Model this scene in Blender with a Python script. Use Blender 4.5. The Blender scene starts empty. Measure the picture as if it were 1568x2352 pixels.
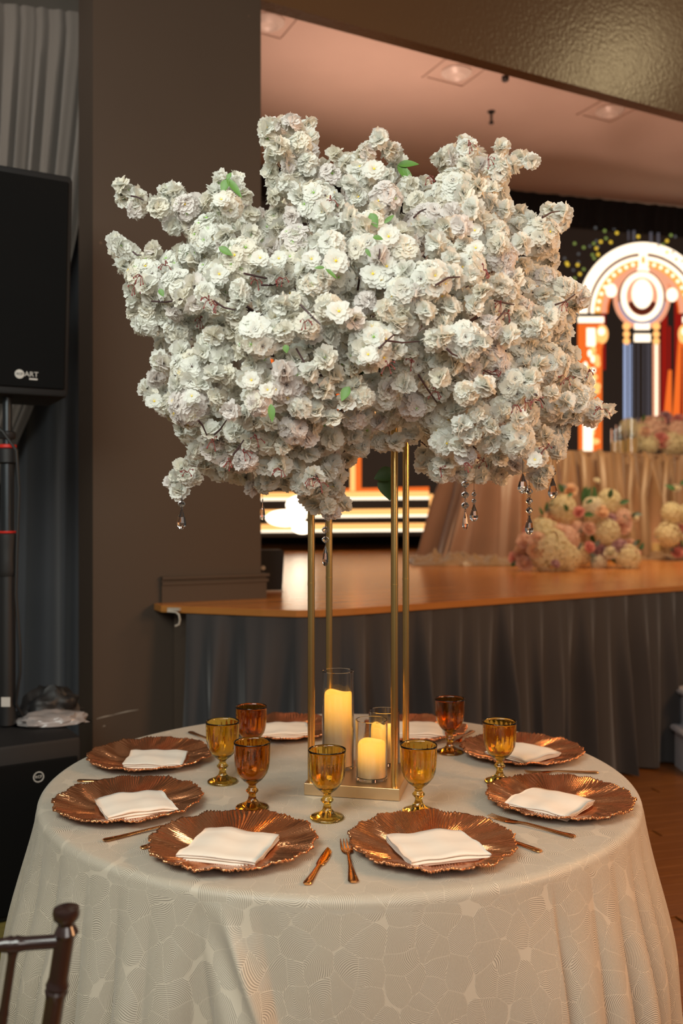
import bpy, bmesh, math, random
import numpy as np
from mathutils import Vector, Matrix, noise
random.seed(7)
PI = math.pi
R_ = math.radians
C = bpy.context.scene.collection
sc = bpy.context.scene

# ------------------------------------------------------------------ camera
F = 2093.0; CX = 784.0; CY = 1176.0; CH = 1.455
cam_d = bpy.data.cameras.new('camera'); cam = bpy.data.objects.new('camera', cam_d); C.objects.link(cam)
cam.location = (0, 0, CH); cam.rotation_euler = (R_(90), 0, 0)
cam_d.sensor_fit = 'VERTICAL'; cam_d.sensor_height = 36; cam_d.sensor_width = 24
cam_d.lens = F/2352*36
cam_d.clip_end = 100
cam_d.dof.use_dof = True; cam_d.dof.focus_distance = 2.05; cam_d.dof.aperture_fstop = 2.8
sc.camera = cam
# ------------------------------------------------------------------ world and lights
w = bpy.data.worlds.new('room_ambient'); sc.world = w; w.use_nodes = True
w.node_tree.nodes['Background'].inputs[0].default_value = (0.95, 0.86, 0.76, 1)
w.node_tree.nodes['Background'].inputs[1].default_value = 0.15
def area(name, loc, target, sx, sy, power, col, spread=None, roll=None):
    d = bpy.data.lights.new(name, 'AREA'); d.shape = 'RECTANGLE'; d.size = sx; d.size_y = sy
    d.energy = power; d.color = col
    if spread: d.spread = R_(spread)
    o = bpy.data.objects.new(name, d); C.objects.link(o); o.location = loc
    o.rotation_euler = (Vector(target)-Vector(loc)).to_track_quat('-Z', 'Y').to_euler()
    if roll is not None:      # long side along the stage opening
        z = -(Vector(target)-Vector(loc)).normalized(); x = Vector((0.8925, 0.4512, 0)); y = z.cross(x).normalized(); x = y.cross(z)
        o.rotation_euler = Matrix((x, y, z)).transposed().to_euler()
    return o
def pu0(a, b, z): return (-0.4066+0.8925*a-0.4512*b, 4.60+0.4512*a+0.8925*b, z)
area('soft_flash_light', (-1.05, -0.1, 3.05), (0.05, 2.3, 1.6), 1.8, 1.3, 86, (0.95, 1.0, 0.92))
area('soft_fill_light', (0.6, -0.8, 2.3), (0.1, 2.3, 1.9), 1.4, 1.0, 24, (1.0, 0.95, 0.88))
area('hall_light', (2.9, 1.2, 2.1), (0.5, 2.3, 0.6), 0.8, 0.8, 58, (1.0, 0.50, 0.22))
area('hall_light_right', (3.3, 2.9, 3.0), (1.5, 2.8, 0), 0.6, 0.6, 34, (1.0, 0.5, 0.2))
area('header_wash_light', (4.0, 4.75, 5.3), (1.7, 5.7, 4.2), 0.45, 0.45, 16, (1.0, 0.78, 0.42))
area('curtain_fill_light', (-2.4, 3.0, 4.6), (-1.7, 4.8, 3.2), 0.6, 0.4, 6, (1.0, 0.90, 0.80), 100)  # unseen fill lamp added to brighten the curtains
area('ceiling_fill_light', pu0(2.7, 2.2, 1.10), pu0(2.7, 2.0, 5.05), 6.4, 0.10, 37, (1.0, 0.60, 0.44), 48, 0)  # unseen upward fill added so the ceiling is bright near the header
area('stage_fill_light', (2.3, 6.6, 4.65), (2.9, 8.0, 1.2), 1.2, 0.4, 48, (1.0, 0.74, 0.42), 110)  # added fill, hidden behind the header, to light head table and flowers
for nm, l, e in (('ceiling_spot', (1.9, 1.5, 3.5), 7), ('ceiling_spot', (-1.8, 1.9, 3.6), 5), ('ceiling_spot', (0.9, -0.9, 3.4), 5), ('ceiling_spot', (2.4, 3.2, 3.6), 5)):
    d = bpy.data.lights.new(nm, 'POINT'); d.energy = e; d.color = (1, 0.78, 0.55); d.shadow_soft_size = 0.06
    o = bpy.data.objects.new(nm, d); C.objects.link(o); o.location = l
sc.view_settings.view_transform = 'Standard'; sc.view_settings.look = 'None'
sc.view_settings.gamma = 1; sc.view_settings.use_curve_mapping = False
sc.view_settings.exposure = 0.0

# ------------------------------------------------------------------ helpers
def px(x, y, d):
    return Vector(((x-CX)/F*d, d, CH-(y-CY)/F*d))
def onz(x, y, z):
    return px(x, y, (CH-z)*F/(y-CY))
def link(name, me, m=None, parent=None, smooth=False):
    o = bpy.data.objects.new(name, me); C.objects.link(o)
    if m is not None:
        for k in (m if isinstance(m, (list, tuple)) else [m]): me.materials.append(k)
    if parent is not None: o.parent = parent
    if smooth:
        me.polygons.foreach_set('use_smooth', [True]*len(me.polygons)); me.update()
        if len(me.polygons) < 60000: me.set_sharp_from_angle(angle=R_(42))
    return o
def pyobj(name, vs, fs, m=None, parent=None, smooth=False):
    me = bpy.data.meshes.new(name); me.from_pydata([tuple(v) for v in vs], [], [tuple(f) for f in fs]); me.update()
    return link(name, me, m, parent, smooth)
def bmobj(name, bm, m=None, parent=None, smooth=False):
    me = bpy.data.meshes.new(name); bmesh.ops.recalc_face_normals(bm, faces=bm.faces)
    if bm.calc_volume(signed=True) < 0: bmesh.ops.reverse_faces(bm, faces=bm.faces)
    bm.to_mesh(me); bm.free()
    return link(name, me, m, parent, smooth)
def tag(o, label=None, cat=None, group=None, kind=None):
    if label: o['label'] = label
    if cat: o['category'] = cat
    if group: o['group'] = group
    if kind: o['kind'] = kind
    return o
def thing(name, label, cat, loc=(0, 0, 0), rz=0, group=None):
    o = bpy.data.objects.new(name, None); C.objects.link(o); o.location = loc; o.rotation_euler = (0, 0, rz)
    o.empty_display_size = 0.05
    return tag(o, label, cat, group)
def struct(name, bm, m, parent=None, smooth=False):
    o = bmobj(name, bm, m, parent, smooth)
    if parent is None: o['kind'] = 'structure'
    return o
def box(bm, c, s, rz=0, bev=0, taper=None):
    r = bmesh.ops.create_cube(bm, size=1)
    vs = r['verts']
    for v in vs:
        tx = 1
        if taper and v.co.z < 0: tx = taper
        v.co = Vector((v.co.x*s[0]*tx, v.co.y*s[1], v.co.z*s[2]))
    if bev:
        es = list({e for v in vs for e in v.link_edges})
        rr = bmesh.ops.bevel(bm, geom=es, offset=bev, segments=2, affect='EDGES', profile=0.5)
        vs = list({v for f in rr['faces'] for v in f.verts} | {v for v in vs if v.is_valid})
    M = Matrix.Translation(Vector(c)) @ Matrix.Rotation(rz, 4, 'Z')
    bmesh.ops.transform(bm, matrix=M, verts=vs)
def prism(bm, pts, z0, z1):
    a = [bm.verts.new((p[0], p[1], z0)) for p in pts]; b = [bm.verts.new((p[0], p[1], z1)) for p in pts]
    n = len(pts)
    bm.faces.new(a[::-1]); bm.faces.new(b)
    for i in range(n): bm.faces.new((a[i], a[(i+1) % n], b[(i+1) % n], b[i]))
def lathe(bm, prof, n=32, c=(0, 0, 0), fn=None, caps=True):
    rings = []
    for (r, z) in prof:
        ring = []
        for i in range(n):
            a = 2*PI*i/n
            rr = r if fn is None else fn(r, z, a)
            ring.append(bm.verts.new((c[0]+rr*math.cos(a), c[1]+rr*math.sin(a), c[2]+z)))
        rings.append(ring)
    for A, B in zip(rings, rings[1:]):
        for i in range(n): bm.faces.new((A[i], A[(i+1) % n], B[(i+1) % n], B[i]))
    if caps:
        if prof[0][0] > 1e-6: bm.faces.new(rings[0][::-1])
        if prof[-1][0] > 1e-6: bm.faces.new(rings[-1])
def tube(bm, pts, rad, n=8, caps=True):
    pts = [Vector(p) for p in pts]
    rads = rad if isinstance(rad, (list, tuple)) else [rad]*len(pts)
    rings = []
    up = Vector((0, 0, 1))
    t0 = (pts[1]-pts[0]).normalized()
    if abs(t0.dot(up)) > 0.95: up = Vector((0, 1, 0))
    for i, p in enumerate(pts):
        t = (pts[min(i+1, len(pts)-1)]-pts[max(i-1, 0)]).normalized()
        a = t.cross(up)
        if a.length < 1e-5: a = t.orthogonal()
        a.normalize(); b = a.cross(t).normalized(); up = b
        rings.append([bm.verts.new(p+(a*math.cos(2*PI*k/n)+b*math.sin(2*PI*k/n))*rads[i]) for k in range(n)])
    for A, B in zip(rings, rings[1:]):
        for i in range(n): bm.faces.new((A[i], A[(i+1) % n], B[(i+1) % n], B[i]))
    if caps: bm.faces.new(rings[0][::-1]); bm.faces.new(rings[-1])
def loft(bm, secs, n=10):
    # secs: (x, y, z, halfwidth, halfthick) sections along +y local
    rings = []
    for (x, y, z, a, b) in secs:
        rings.append([bm.verts.new((x+a*math.cos(2*PI*k/n), y, z+b*math.sin(2*PI*k/n))) for k in range(n)])
    for A, B in zip(rings, rings[1:]):
        for i in range(n): bm.faces.new((A[i], A[(i+1) % n], B[(i+1) % n], B[i]))
    bm.faces.new(rings[0][::-1]); bm.faces.new(rings[-1])
def ico(bm, c, r, sub=1, scale=(1, 1, 1)):
    rr = bmesh.ops.create_icosphere(bm, subdivisions=sub, radius=r)
    for v in rr['verts']: v.co = Vector(c)+Vector((v.co.x*scale[0], v.co.y*scale[1], v.co.z*scale[2]))
    return rr['verts']
def copy_tree(o, parent=None):
    c = o.copy(); C.objects.link(c); c.parent = parent
    for ch in list(o.children): copy_tree(ch, c)
    return c

# ------------------------------------------------------------------ materials
def mat(name, col, rough=0.5, metal=0.0, var=0.0, vscale=8.0, bump=0.0, bscale=60.0, bstr=0.3, coords='Object', **kw):
    m = bpy.data.materials.new(name); m.use_nodes = True
    nt = m.node_tree; N = nt.nodes; L = nt.links; b = N['Principled BSDF']
    b.inputs['Base Color'].default_value = (*col, 1); b.inputs['Roughness'].default_value = rough
    b.inputs['Metallic'].default_value = metal
    for k, v in kw.items():
        b.inputs[k.replace('_', ' ')].default_value = v
    if var or bump:
        tc = N.new('ShaderNodeTexCoord')
    if var:
        n = N.new('ShaderNodeTexNoise'); n.inputs['Scale'].default_value = vscale; n.inputs['Detail'].default_value = 4
        L.new(tc.outputs[coords], n.inputs['Vector'])
        cr = N.new('ShaderNodeMix'); cr.data_type = 'RGBA'
        cr.inputs[6].default_value = (*[max(0, c*(1-var)) for c in col], 1)
        cr.inputs[7].default_value = (*[min(1, c*(1+var)) for c in col], 1)
        L.new(n.outputs[0], cr.inputs[0]); L.new(cr.outputs[2], b.inputs['Base Color'])
    if bump:
        n2 = N.new('ShaderNodeTexNoise'); n2.inputs['Scale'].default_value = bscale; n2.inputs['Detail'].default_value = 3
        L.new(tc.outputs[coords], n2.inputs['Vector'])
        bp = N.new('ShaderNodeBump'); bp.inputs['Strength'].default_value = bstr; bp.inputs['Distance'].default_value = bump
        L.new(n2.outputs[0], bp.inputs['Height']); L.new(bp.outputs[0], b.inputs['Normal'])
    return m
def emis(name, col, st):
    m = bpy.data.materials.new(name); m.use_nodes = True; N = m.node_tree.nodes; L = m.node_tree.links
    b = N['Principled BSDF']; b.inputs['Base Color'].default_value = (0, 0, 0, 1)
    b.inputs['Emission Color'].default_value = (*col, 1); b.inputs['Emission Strength'].default_value = st
    b.inputs['Roughness'].default_value = 0.6
    return m
def wood(name, c1, c2, rough, plank=0.09, length=1.4, ang=0.0, coat=0.0):
    m = bpy.data.materials.new(name); m.use_nodes = True; nt = m.node_tree; N = nt.nodes; L = nt.links; b = N['Principled BSDF']
    tc = N.new('ShaderNodeTexCoord'); mp = N.new('ShaderNodeMapping'); mp.inputs['Rotation'].default_value = (0, 0, ang)
    L.new(tc.outputs['Object'], mp.inputs[0])
    br = N.new('ShaderNodeTexBrick'); br.inputs['Scale'].default_value = 1
    br.inputs['Brick Width'].default_value = length; br.inputs['Row Height'].default_value = plank
    br.inputs['Mortar Size'].default_value = 0.0012; br.inputs['Bias'].default_value = 0
    br.inputs['Color1'].default_value = (0.2, 0.2, 0.2, 1); br.inputs['Color2'].default_value = (0.8, 0.8, 0.8, 1); br.inputs['Mortar'].default_value = (0, 0, 0, 1)
    L.new(mp.outputs[0], br.inputs[0])
    mp2 = N.new('ShaderNodeMapping'); mp2.inputs['Scale'].default_value = (1.5, 22, 5); L.new(mp.outputs[0], mp2.inputs[0])
    nz = N.new('ShaderNodeTexNoise'); nz.inputs['Scale'].default_value = 2.5; nz.inputs['Detail'].default_value = 6; L.new(mp2.outputs[0], nz.inputs['Vector'])
    ad = N.new('ShaderNodeMath'); ad.operation = 'MULTIPLY_ADD'; ad.inputs[1].default_value = 0.45; L.new(br.outputs[0], ad.inputs[0]); L.new(nz.outputs[0], ad.inputs[2])
    cr = N.new('ShaderNodeValToRGB'); cr.color_ramp.elements[0].color = (*c1, 1); cr.color_ramp.elements[1].color = (*c2, 1)
    cr.color_ramp.elements[0].position = 0.35; cr.color_ramp.elements[1].position = 1.0
    L.new(ad.outputs[0], cr.inputs[0]); L.new(cr.outputs[0], b.inputs['Base Color'])
    b.inputs['Roughness'].default_value = rough; b.inputs['Coat Weight'].default_value = coat; b.inputs['Coat Roughness'].default_value = 0.12
    bp = N.new('ShaderNodeBump'); bp.inputs['Strength'].default_value = 0.15; bp.inputs['Distance'].default_value = 0.002
    L.new(nz.outputs[0], bp.inputs['Height']); L.new(bp.outputs[0], b.inputs['Normal'])
    return m
def wall_mat(name, col, rough, bump, chips=True):
    m = mat(name, col, rough, var=0.10, vscale=1.6, bump=bump, bscale=45, bstr=0.5)
    if chips:
        N = m.node_tree.nodes; L = m.node_tree.links; b = N['Principled BSDF']
        src = b.inputs['Base Color'].links[0].from_socket
        tc = N.new('ShaderNodeTexCoord'); v = N.new('ShaderNodeTexVoronoi'); v.inputs['Scale'].default_value = 5.5
        L.new(tc.outputs['Object'], v.inputs['Vector'])
        lt = N.new('ShaderNodeMath'); lt.operation = 'LESS_THAN'; lt.inputs[1].default_value = 0.035; L.new(v.outputs['Distance'], lt.inputs[0])
        mx = N.new('ShaderNodeMix'); mx.data_type = 'RGBA'; L.new(lt.outputs[0], mx.inputs[0]); L.new(src, mx.inputs[6])
        mx.inputs[7].default_value = (*[min(1, c*2.2) for c in col], 1); L.new(mx.outputs[2], b.inputs['Base Color'])
    return m
M = {}
M['wall'] = wall_mat('brown_wall_paint', (0.060, 0.039, 0.025), 0.62, 0.001)
M['header'] = wall_mat('glossy_brown_wall_paint', (0.125, 0.060, 0.022), 0.30, 0.006, False)
M['wall_dark'] = mat('dark_wall_paint', (0.10, 0.085, 0.07), 0.8, var=0.1)
M['ceiling'] = mat('stage_ceiling_plaster', (0.62, 0.52, 0.46), 0.85, var=0.05, vscale=3, bump=0.002, bscale=90)
M['black'] = mat('black_velour', (0.008, 0.007, 0.007), 0.9, var=0.3)
M['stage_wood'] = wood('stage_wood_varnished', (0.42, 0.125, 0.022), (0.72, 0.27, 0.055), 0.24, 0.075, 1.3, R_(-27), 0.2)
M['floor_wood'] = wood('hall_floor_wood', (0.13, 0.040, 0.006), (0.26, 0.095, 0.016), 0.45, 0.08, 1.2, R_(-15), 0.3)
M['plank'] = wood('hall_plank_wood', (0.13, 0.040, 0.006), (0.24, 0.085, 0.014), 0.42, 5.0, 9.0, 0.0, 0.2)
M['stage_edge'] = mat('varnished_edge_wood', (0.42, 0.17, 0.035), 0.35, var=0.2)
M['olive_sheet'] = mat('olive_floor_finish', (0.20, 0.15, 0.03), 0.95, var=0.25, vscale=40, bump=0.003, bscale=300)
M['skirt'] = mat('charcoal_skirt_fabric', (0.036, 0.034, 0.036), 0.75, var=0.12, vscale=4, bump=0.0006, bscale=500, Sheen_Weight=0.3)
M['curtain_blue'] = mat('slate_blue_curtain_fabric', (0.060, 0.064, 0.074), 0.8, var=0.12, vscale=3, bump=0.0005, bscale=400, Sheen_Weight=0.4)
M['sheer'] = mat('beige_sheer_fabric', (0.18, 0.155, 0.135), 0.8, var=0.08, vscale=3, bump=0.0005, bscale=400, Sheen_Weight=0.3)
M['blackbox'] = mat('black_textured_cabinet', (0.012, 0.012, 0.013), 0.6, Specular_IOR_Level=0.3, bump=0.0008, bscale=350, bstr=0.6)
M['grille'] = mat('black_metal_grille', (0.004, 0.004, 0.0042), 0.8, Specular_IOR_Level=0.12, bump=0.0008, bscale=600, bstr=0.7)
M['tube_dark'] = mat('dark_metal_tube', (0.05, 0.055, 0.06), 0.35, 0.8, var=0.1)
M['rubber'] = mat('black_plastic', (0.012, 0.012, 0.013), 0.5, var=0.2)
M['red'] = mat('red_plastic_ring', (0.65, 0.02, 0.01), 0.5, var=0.05)
M['white_print'] = mat('pale_printed_badge', (0.55, 0.53, 0.50), 0.5, var=0.05)
M['white_paint'] = mat('white_step_paint', (0.55, 0.55, 0.60), 0.5, var=0.05)
M['cable'] = mat('offwhite_hook_metal', (0.45, 0.42, 0.36), 0.4, var=0.05)
M['brass'] = mat('brushed_gold_metal', (0.72, 0.48, 0.18), 0.24, 1.0, var=0.06, vscale=20)
M['brass_pale'] = mat('pale_gold_metal', (0.70, 0.50, 0.29), 0.42, 1.0, var=0.05, vscale=15)
M['copper'] = mat('rose_gold_metal', (0.86, 0.42, 0.16), 0.14, 1.0, var=0.08, vscale=40)
M['napkin'] = mat('ivory_napkin_cotton', (0.76, 0.68, 0.58), 0.85, var=0.04, vscale=30, bump=0.0004, bscale=900, Sheen_Weight=0.2)
M['chair'] = mat('dark_mahogany_lacquer', (0.022, 0.010, 0.008), 0.24, var=0.4, vscale=25, Coat_Weight=0.5)
M['glass'] = mat('clear_glass', (0.97, 0.97, 0.96), 0.0, Transmission_Weight=1.0, IOR=1.45)
M['crystal'] = mat('crystal_glass', (0.99, 0.98, 0.97), 0.0, Transmission_Weight=1.0, IOR=1.38)
M['amber'] = mat('yellow_amber_glass', (0.90, 0.63, 0.12), 0.02, Transmission_Weight=1.0, IOR=1.5, bump=0.0006, bscale=160, bstr=0.25)
M['amber_dark'] = mat('dark_amber_glass', (0.68, 0.33, 0.035), 0.02, Transmission_Weight=1.0, IOR=1.5, bump=0.0006, bscale=160, bstr=0.25)
M['plastic_bag'] = mat('translucent_plastic_film', (0.45, 0.41, 0.40), 0.2, var=0.15, vscale=20, Transmission_Weight=0.35)
M['drape'] = mat('champagne_satin_drape', (0.30, 0.165, 0.075), 0.42, var=0.1, vscale=3, Sheen_Weight=0.3)
M['drape_pink'] = mat('blush_satin_drape', (0.30, 0.15, 0.09), 0.38, var=0.1, vscale=3, Sheen_Weight=0.3)
def charger_mat():
    m = mat('rose_gold_pressed_glass', (0.62, 0.26, 0.12), 0.20, 0.9, var=0.22, vscale=30, bump=0.0006, bscale=260, bstr=0.5)
    return m
M['charger'] = charger_mat()
def petal_mat(name, col):
    m = bpy.data.materials.new(name); m.use_nodes = True; nt = m.node_tree; N = nt.nodes; L = nt.links
    b = N['Principled BSDF']; b.inputs['Roughness'].default_value = 0.7; b.inputs['Specular IOR Level'].default_value = 0.15
    tc = N.new('ShaderNodeTexCoord'); n = N.new('ShaderNodeTexNoise'); n.inputs['Scale'].default_value = 60
    L.new(tc.outputs['Object'], n.inputs['Vector'])
    mx = N.new('ShaderNodeMix'); mx.data_type = 'RGBA'; L.new(n.outputs[0], mx.inputs[0])
    mx.inputs[6].default_value = (*[c*0.92 for c in col], 1); mx.inputs[7].default_value = (*[min(1, c*1.05) for c in col], 1)
    L.new(mx.outputs[2], b.inputs['Base Color'])
    tr = N.new('ShaderNodeBsdfTranslucent'); L.new(mx.outputs[2], tr.inputs[0])
    ms = N.new('ShaderNodeMixShader'); ms.inputs[0].default_value = 0.5
    L.new(b.outputs[0], ms.inputs[1]); L.new(tr.outputs[0], ms.inputs[2]); L.new(ms.outputs[0], N['Material Output'].inputs[0])
    return m
M['petal'] = petal_mat('white_silk_petal', (0.90, 0.90, 0.85))
M['petal_cream'] = petal_mat('cream_silk_petal', (0.90, 0.87, 0.78))
M['petal_pink'] = petal_mat('faint_blush_silk_petal', (0.90, 0.86, 0.83))
M['c_green'] = mat('green_flower_centre', (0.22, 0.45, 0.05), 0.6, var=0.1)
M['c_yellow'] = mat('yellow_flower_centre', (0.9, 0.62, 0.03), 0.6, var=0.1)
M['c_dark'] = mat('dark_flower_centre', (0.10, 0.07, 0.06), 0.6, var=0.1)
M['twig'] = mat('dark_brown_twig', (0.055, 0.025, 0.025), 0.6, var=0.2, vscale=60)
M['pedicel'] = mat('dark_red_stalk', (0.20, 0.035, 0.03), 0.5, var=0.2, vscale=60)
M['leaf'] = mat('green_silk_leaf', (0.10, 0.22, 0.035), 0.5, var=0.25, vscale=50)
M['leaf_dark'] = mat('dark_green_leaf', (0.045, 0.12, 0.03), 0.5, var=0.25, vscale=30)
M['leaf_grey'] = mat('grey_green_leaf', (0.16, 0.19, 0.15), 0.6, var=0.2, vscale=30)

def cloth_mat():
    m = bpy.data.materials.new('ivory_damask_cloth'); m.use_nodes = True; nt = m.node_tree; N = nt.nodes; L = nt.links; b = N['Principled BSDF']
    uv = N.new('ShaderNodeUVMap'); uv.uv_map = 'fabric'
    nz = N.new('ShaderNodeTexNoise'); nz.inputs['Scale'].default_value = 16; nz.inputs['Detail'].default_value = 0.5; L.new(uv.outputs[0], nz.inputs['Vector'])
    off = N.new('ShaderNodeVectorMath'); off.operation = 'MULTIPLY_ADD'; off.inputs[1].default_value = (0.025, 0.025, 0); L.new(nz.outputs[1], off.inputs[0]); L.new(uv.outputs[0], off.inputs[2])
    v = N.new('ShaderNodeTexVoronoi'); v.voronoi_dimensions = '2D'; v.inputs['Scale'].default_value = 19; L.new(off.outputs[0], v.inputs['Vector'])
    ve = N.new('ShaderNodeTexVoronoi'); ve.voronoi_dimensions = '2D'; ve.feature = 'DISTANCE_TO_EDGE'; ve.inputs['Scale'].default_value = 19; L.new(off.outputs[0], ve.inputs['Vector'])
    # fan centre for each cell: cell point + random offset
    sub = N.new('ShaderNodeVectorMath'); sub.operation = 'SUBTRACT'; sub.inputs[1].default_value = (0.5, 0.5, 0.5); L.new(v.outputs['Color'], sub.inputs[0])
    sca = N.new('ShaderNodeVectorMath'); sca.operation = 'MULTIPLY_ADD'; sca.inputs[1].default_value = (0.12, 0.12, 0); L.new(sub.outputs[0], sca.inputs[0]); L.new(v.outputs['Position'], sca.inputs[2])
    dis = N.new('ShaderNodeVectorMath'); dis.operation = 'DISTANCE'; L.new(off.outputs[0], dis.inputs[0]); L.new(sca.outputs[0], dis.inputs[1])
    mul = N.new('ShaderNodeMath'); mul.operation = 'MULTIPLY'; mul.inputs[1].default_value = 2*PI/0.0031; L.new(dis.outputs['Value'], mul.inputs[0])
    sn = N.new('ShaderNodeMath'); sn.operation = 'SINE'; L.new(mul.outputs[0], sn.inputs[0])
    mr = N.new('ShaderNodeMapRange'); mr.inputs[1].default_value = -0.5; mr.inputs[2].default_value = 0.7; L.new(sn.outputs[0], mr.inputs[0])
    ed = N.new('ShaderNodeMapRange'); ed.inputs[1].default_value = 0.004; ed.inputs[2].default_value = 0.022; L.new(ve.outputs['Distance'], ed.inputs[0])
    cg = N.new('ShaderNodeMapRange'); cg.inputs[1].default_value = 0.80; cg.inputs[2].default_value = 0.76; L.new(v.outputs['Distance'], cg.inputs[0])
    # some cells stay plain satin
    sep = N.new('ShaderNodeSeparateColor'); L.new(v.outputs['Color'], sep.inputs[0])
    gt = N.new('ShaderNodeMath'); gt.operation = 'GREATER_THAN'; gt.inputs[1].default_value = 0.07; L.new(sep.outputs[2], gt.inputs[0])
    m1 = N.new('ShaderNodeMath'); m1.operation = 'MULTIPLY'; L.new(ed.outputs[0], m1.inputs[0]); L.new(cg.outputs[0], m1.inputs[1])
    h = N.new('ShaderNodeMath'); h.operation = 'MULTIPLY'; L.new(mr.outputs[0], h.inputs[0]); L.new(m1.outputs[0], h.inputs[1])
    inv = N.new('ShaderNodeMath'); inv.operation = 'MULTIPLY_ADD'; inv.inputs[1].default_value = -0.72; inv.inputs[2].default_value = 0.72; L.new(m1.outputs[0], inv.inputs[0])
    fac = N.new('ShaderNodeMath'); fac.operation = 'ADD'; L.new(h.outputs[0], fac.inputs[0]); L.new(inv.outputs[0], fac.inputs[1])
    mx = N.new('ShaderNodeMix'); mx.data_type = 'RGBA'; L.new(fac.outputs[0], mx.inputs[0])
    mx.inputs[6].default_value = (0.27, 0.235, 0.185, 1); mx.inputs[7].default_value = (0.62, 0.54, 0.425, 1)
    L.new(mx.outputs[2], b.inputs['Base Color'])
    rr = N.new('ShaderNodeMapRange'); rr.inputs[3].default_value = 0.36; rr.inputs[4].default_value = 0.62; L.new(h.outputs[0], rr.inputs[0]); L.new(rr.outputs[0], b.inputs['Roughness'])
    bp = N.new('ShaderNodeBump'); bp.inputs['Strength'].default_value = 0.45; bp.inputs['Distance'].default_value = 0.0008
    L.new(h.outputs[0], bp.inputs['Height']); L.new(bp.outputs[0], b.inputs['Normal'])
    b.inputs['Sheen Weight'].default_value = 0.15
    return m
M['cloth'] = cloth_mat()
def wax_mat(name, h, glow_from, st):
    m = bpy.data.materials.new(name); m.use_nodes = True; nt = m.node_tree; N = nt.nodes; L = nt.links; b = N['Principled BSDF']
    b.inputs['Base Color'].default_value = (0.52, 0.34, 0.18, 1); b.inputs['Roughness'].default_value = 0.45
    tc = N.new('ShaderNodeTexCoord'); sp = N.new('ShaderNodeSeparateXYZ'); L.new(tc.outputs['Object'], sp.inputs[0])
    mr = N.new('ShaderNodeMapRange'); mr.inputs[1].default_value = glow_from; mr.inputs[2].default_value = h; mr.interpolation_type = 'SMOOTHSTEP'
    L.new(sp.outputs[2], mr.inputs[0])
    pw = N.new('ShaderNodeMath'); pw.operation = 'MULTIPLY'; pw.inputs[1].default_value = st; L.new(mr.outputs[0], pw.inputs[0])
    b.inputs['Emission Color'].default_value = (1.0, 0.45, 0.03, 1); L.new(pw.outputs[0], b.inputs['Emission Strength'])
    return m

# ------------------------------------------------------------------ setting
U = Vector((0.8925, 0.4512, 0)); NB = Vector((-0.4512, 0.8925, 0))     # along / behind the stage opening
Cc = Vector((-0.4066, 4.60, 0))
def pu(a, b): return Cc+U*a+NB*b
SH = 1.02          # stage height
bm = bmesh.new(); box(bm, (0.5, 4.5, -0.05), (12, 17, 0.1)); FLOOR = struct('floor', bm, M['floor_wood'])
# narrow boards on the visible right side of the hall floor
bm = bmesh.new(); box(bm, (-2.6, 1.2, 0.004), (3.9, 8.0, 0.008)); struct('floor_olive', bm, M['olive_sheet'])  # thin olive sheet over the left part of the floor
boards = []
for k in range(4):
    bm = bmesh.new(); box(bm, (0, 0, 0.0035), (1.18, 0.078, 0.007), 0, 0.0015)
    me = bpy.data.meshes.new('plank'); bm.to_mesh(me); bm.free(); me.materials.append(M['plank']); boards.append(me)
ca, sa = math.cos(R_(15)), math.sin(R_(15))
nb = 0
for r in range(-6, 62):
    for q in range(-1, 4):
        lx = 0.35+q*1.18+(r % 3)*0.37; ly = r*0.08
        X = lx*ca-ly*sa; Y = 1.25+lx*sa+ly*ca
        if X < 0.5 or X > 3.0 or Y > 5.4 or Y < 1.3: continue
        if abs(X/Y) > 0.75 or X/Y < 0.24: continue
        # keep clear of the stage front
        if (Y-4.03)*2.18-(X+0.16)*1.36 > -0.9: continue
        o = bpy.data.objects.new('plank', boards[nb % 4]); C.objects.link(o); o.parent = FLOOR
        o.location = (X, Y, random.uniform(-0.0006, 0.0006)); o.rotation_euler = (0, 0, R_(15)); nb += 1

# pillar wall
W0 = pu(-0.835, 0)
bm = bmesh.new(); prism(bm, [pu(-0.835, 0), pu(0, 0), pu(0, 0.34), pu(-0.835, 0.34)], 0, 6.5); struct('wall_left', bm, M['wall'])
bm = bmesh.new(); prism(bm, [pu(0.0, 0), pu(6.5, 0), pu(6.5, 0.085), pu(0.0, 0.085)], 4.04, 6.5); struct('wall_upper', bm, M['header'])
bm = bmesh.new(); prism(bm, [(-4.5, 5.35), (-1.15, 5.35), (-1.15, 5.45), (-4.5, 5.45)], 0, 6.5); struct('wall_back_left', bm, M['wall_dark'])
for (x0, y0, x1, y1) in ((222, 1651, 262, 1642), (262, 1641, 318, 1630), (236, 1669, 242, 1667)):
    a_ = px(x0, y0, 4.28); b_ = px(x1, y1, 4.28)
    def onwall(v):
        k = (Cc.dot(NB))/(v.x*NB.x+v.y*NB.y); return Vector((v.x*k, v.y*k, CH+(v.z-CH)*k))-NB*0.0006
    bm = bmesh.new(); tube(bm, [onwall(a_), onwall(a_.lerp(b_, 0.5)+Vector((0, 0, 0.002))), onwall(b_)], [0.0008, 0.0022, 0.0006], 5)
    bmobj('paint_scuff', bm, M['cable'], bpy.data.objects['wall_left'])
# moulded baseboard on the stage at the pillar foot
bm = bmesh.new()
for (z0, z1, t) in ((SH, SH+0.085, 0.022), (SH+0.085, SH+0.100, 0.030), (SH+0.100, SH+0.112, 0.020), (SH+0.112, SH+0.126, 0.034)):
    prism(bm, [pu(-0.515, -t), pu(t, -t), pu(t, 0.25), pu(0, 0.25), pu(0, 0), pu(-0.515, 0)], z0+0.0005, z1)
struct('baseboard_left', bm, M['wall'])
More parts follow.
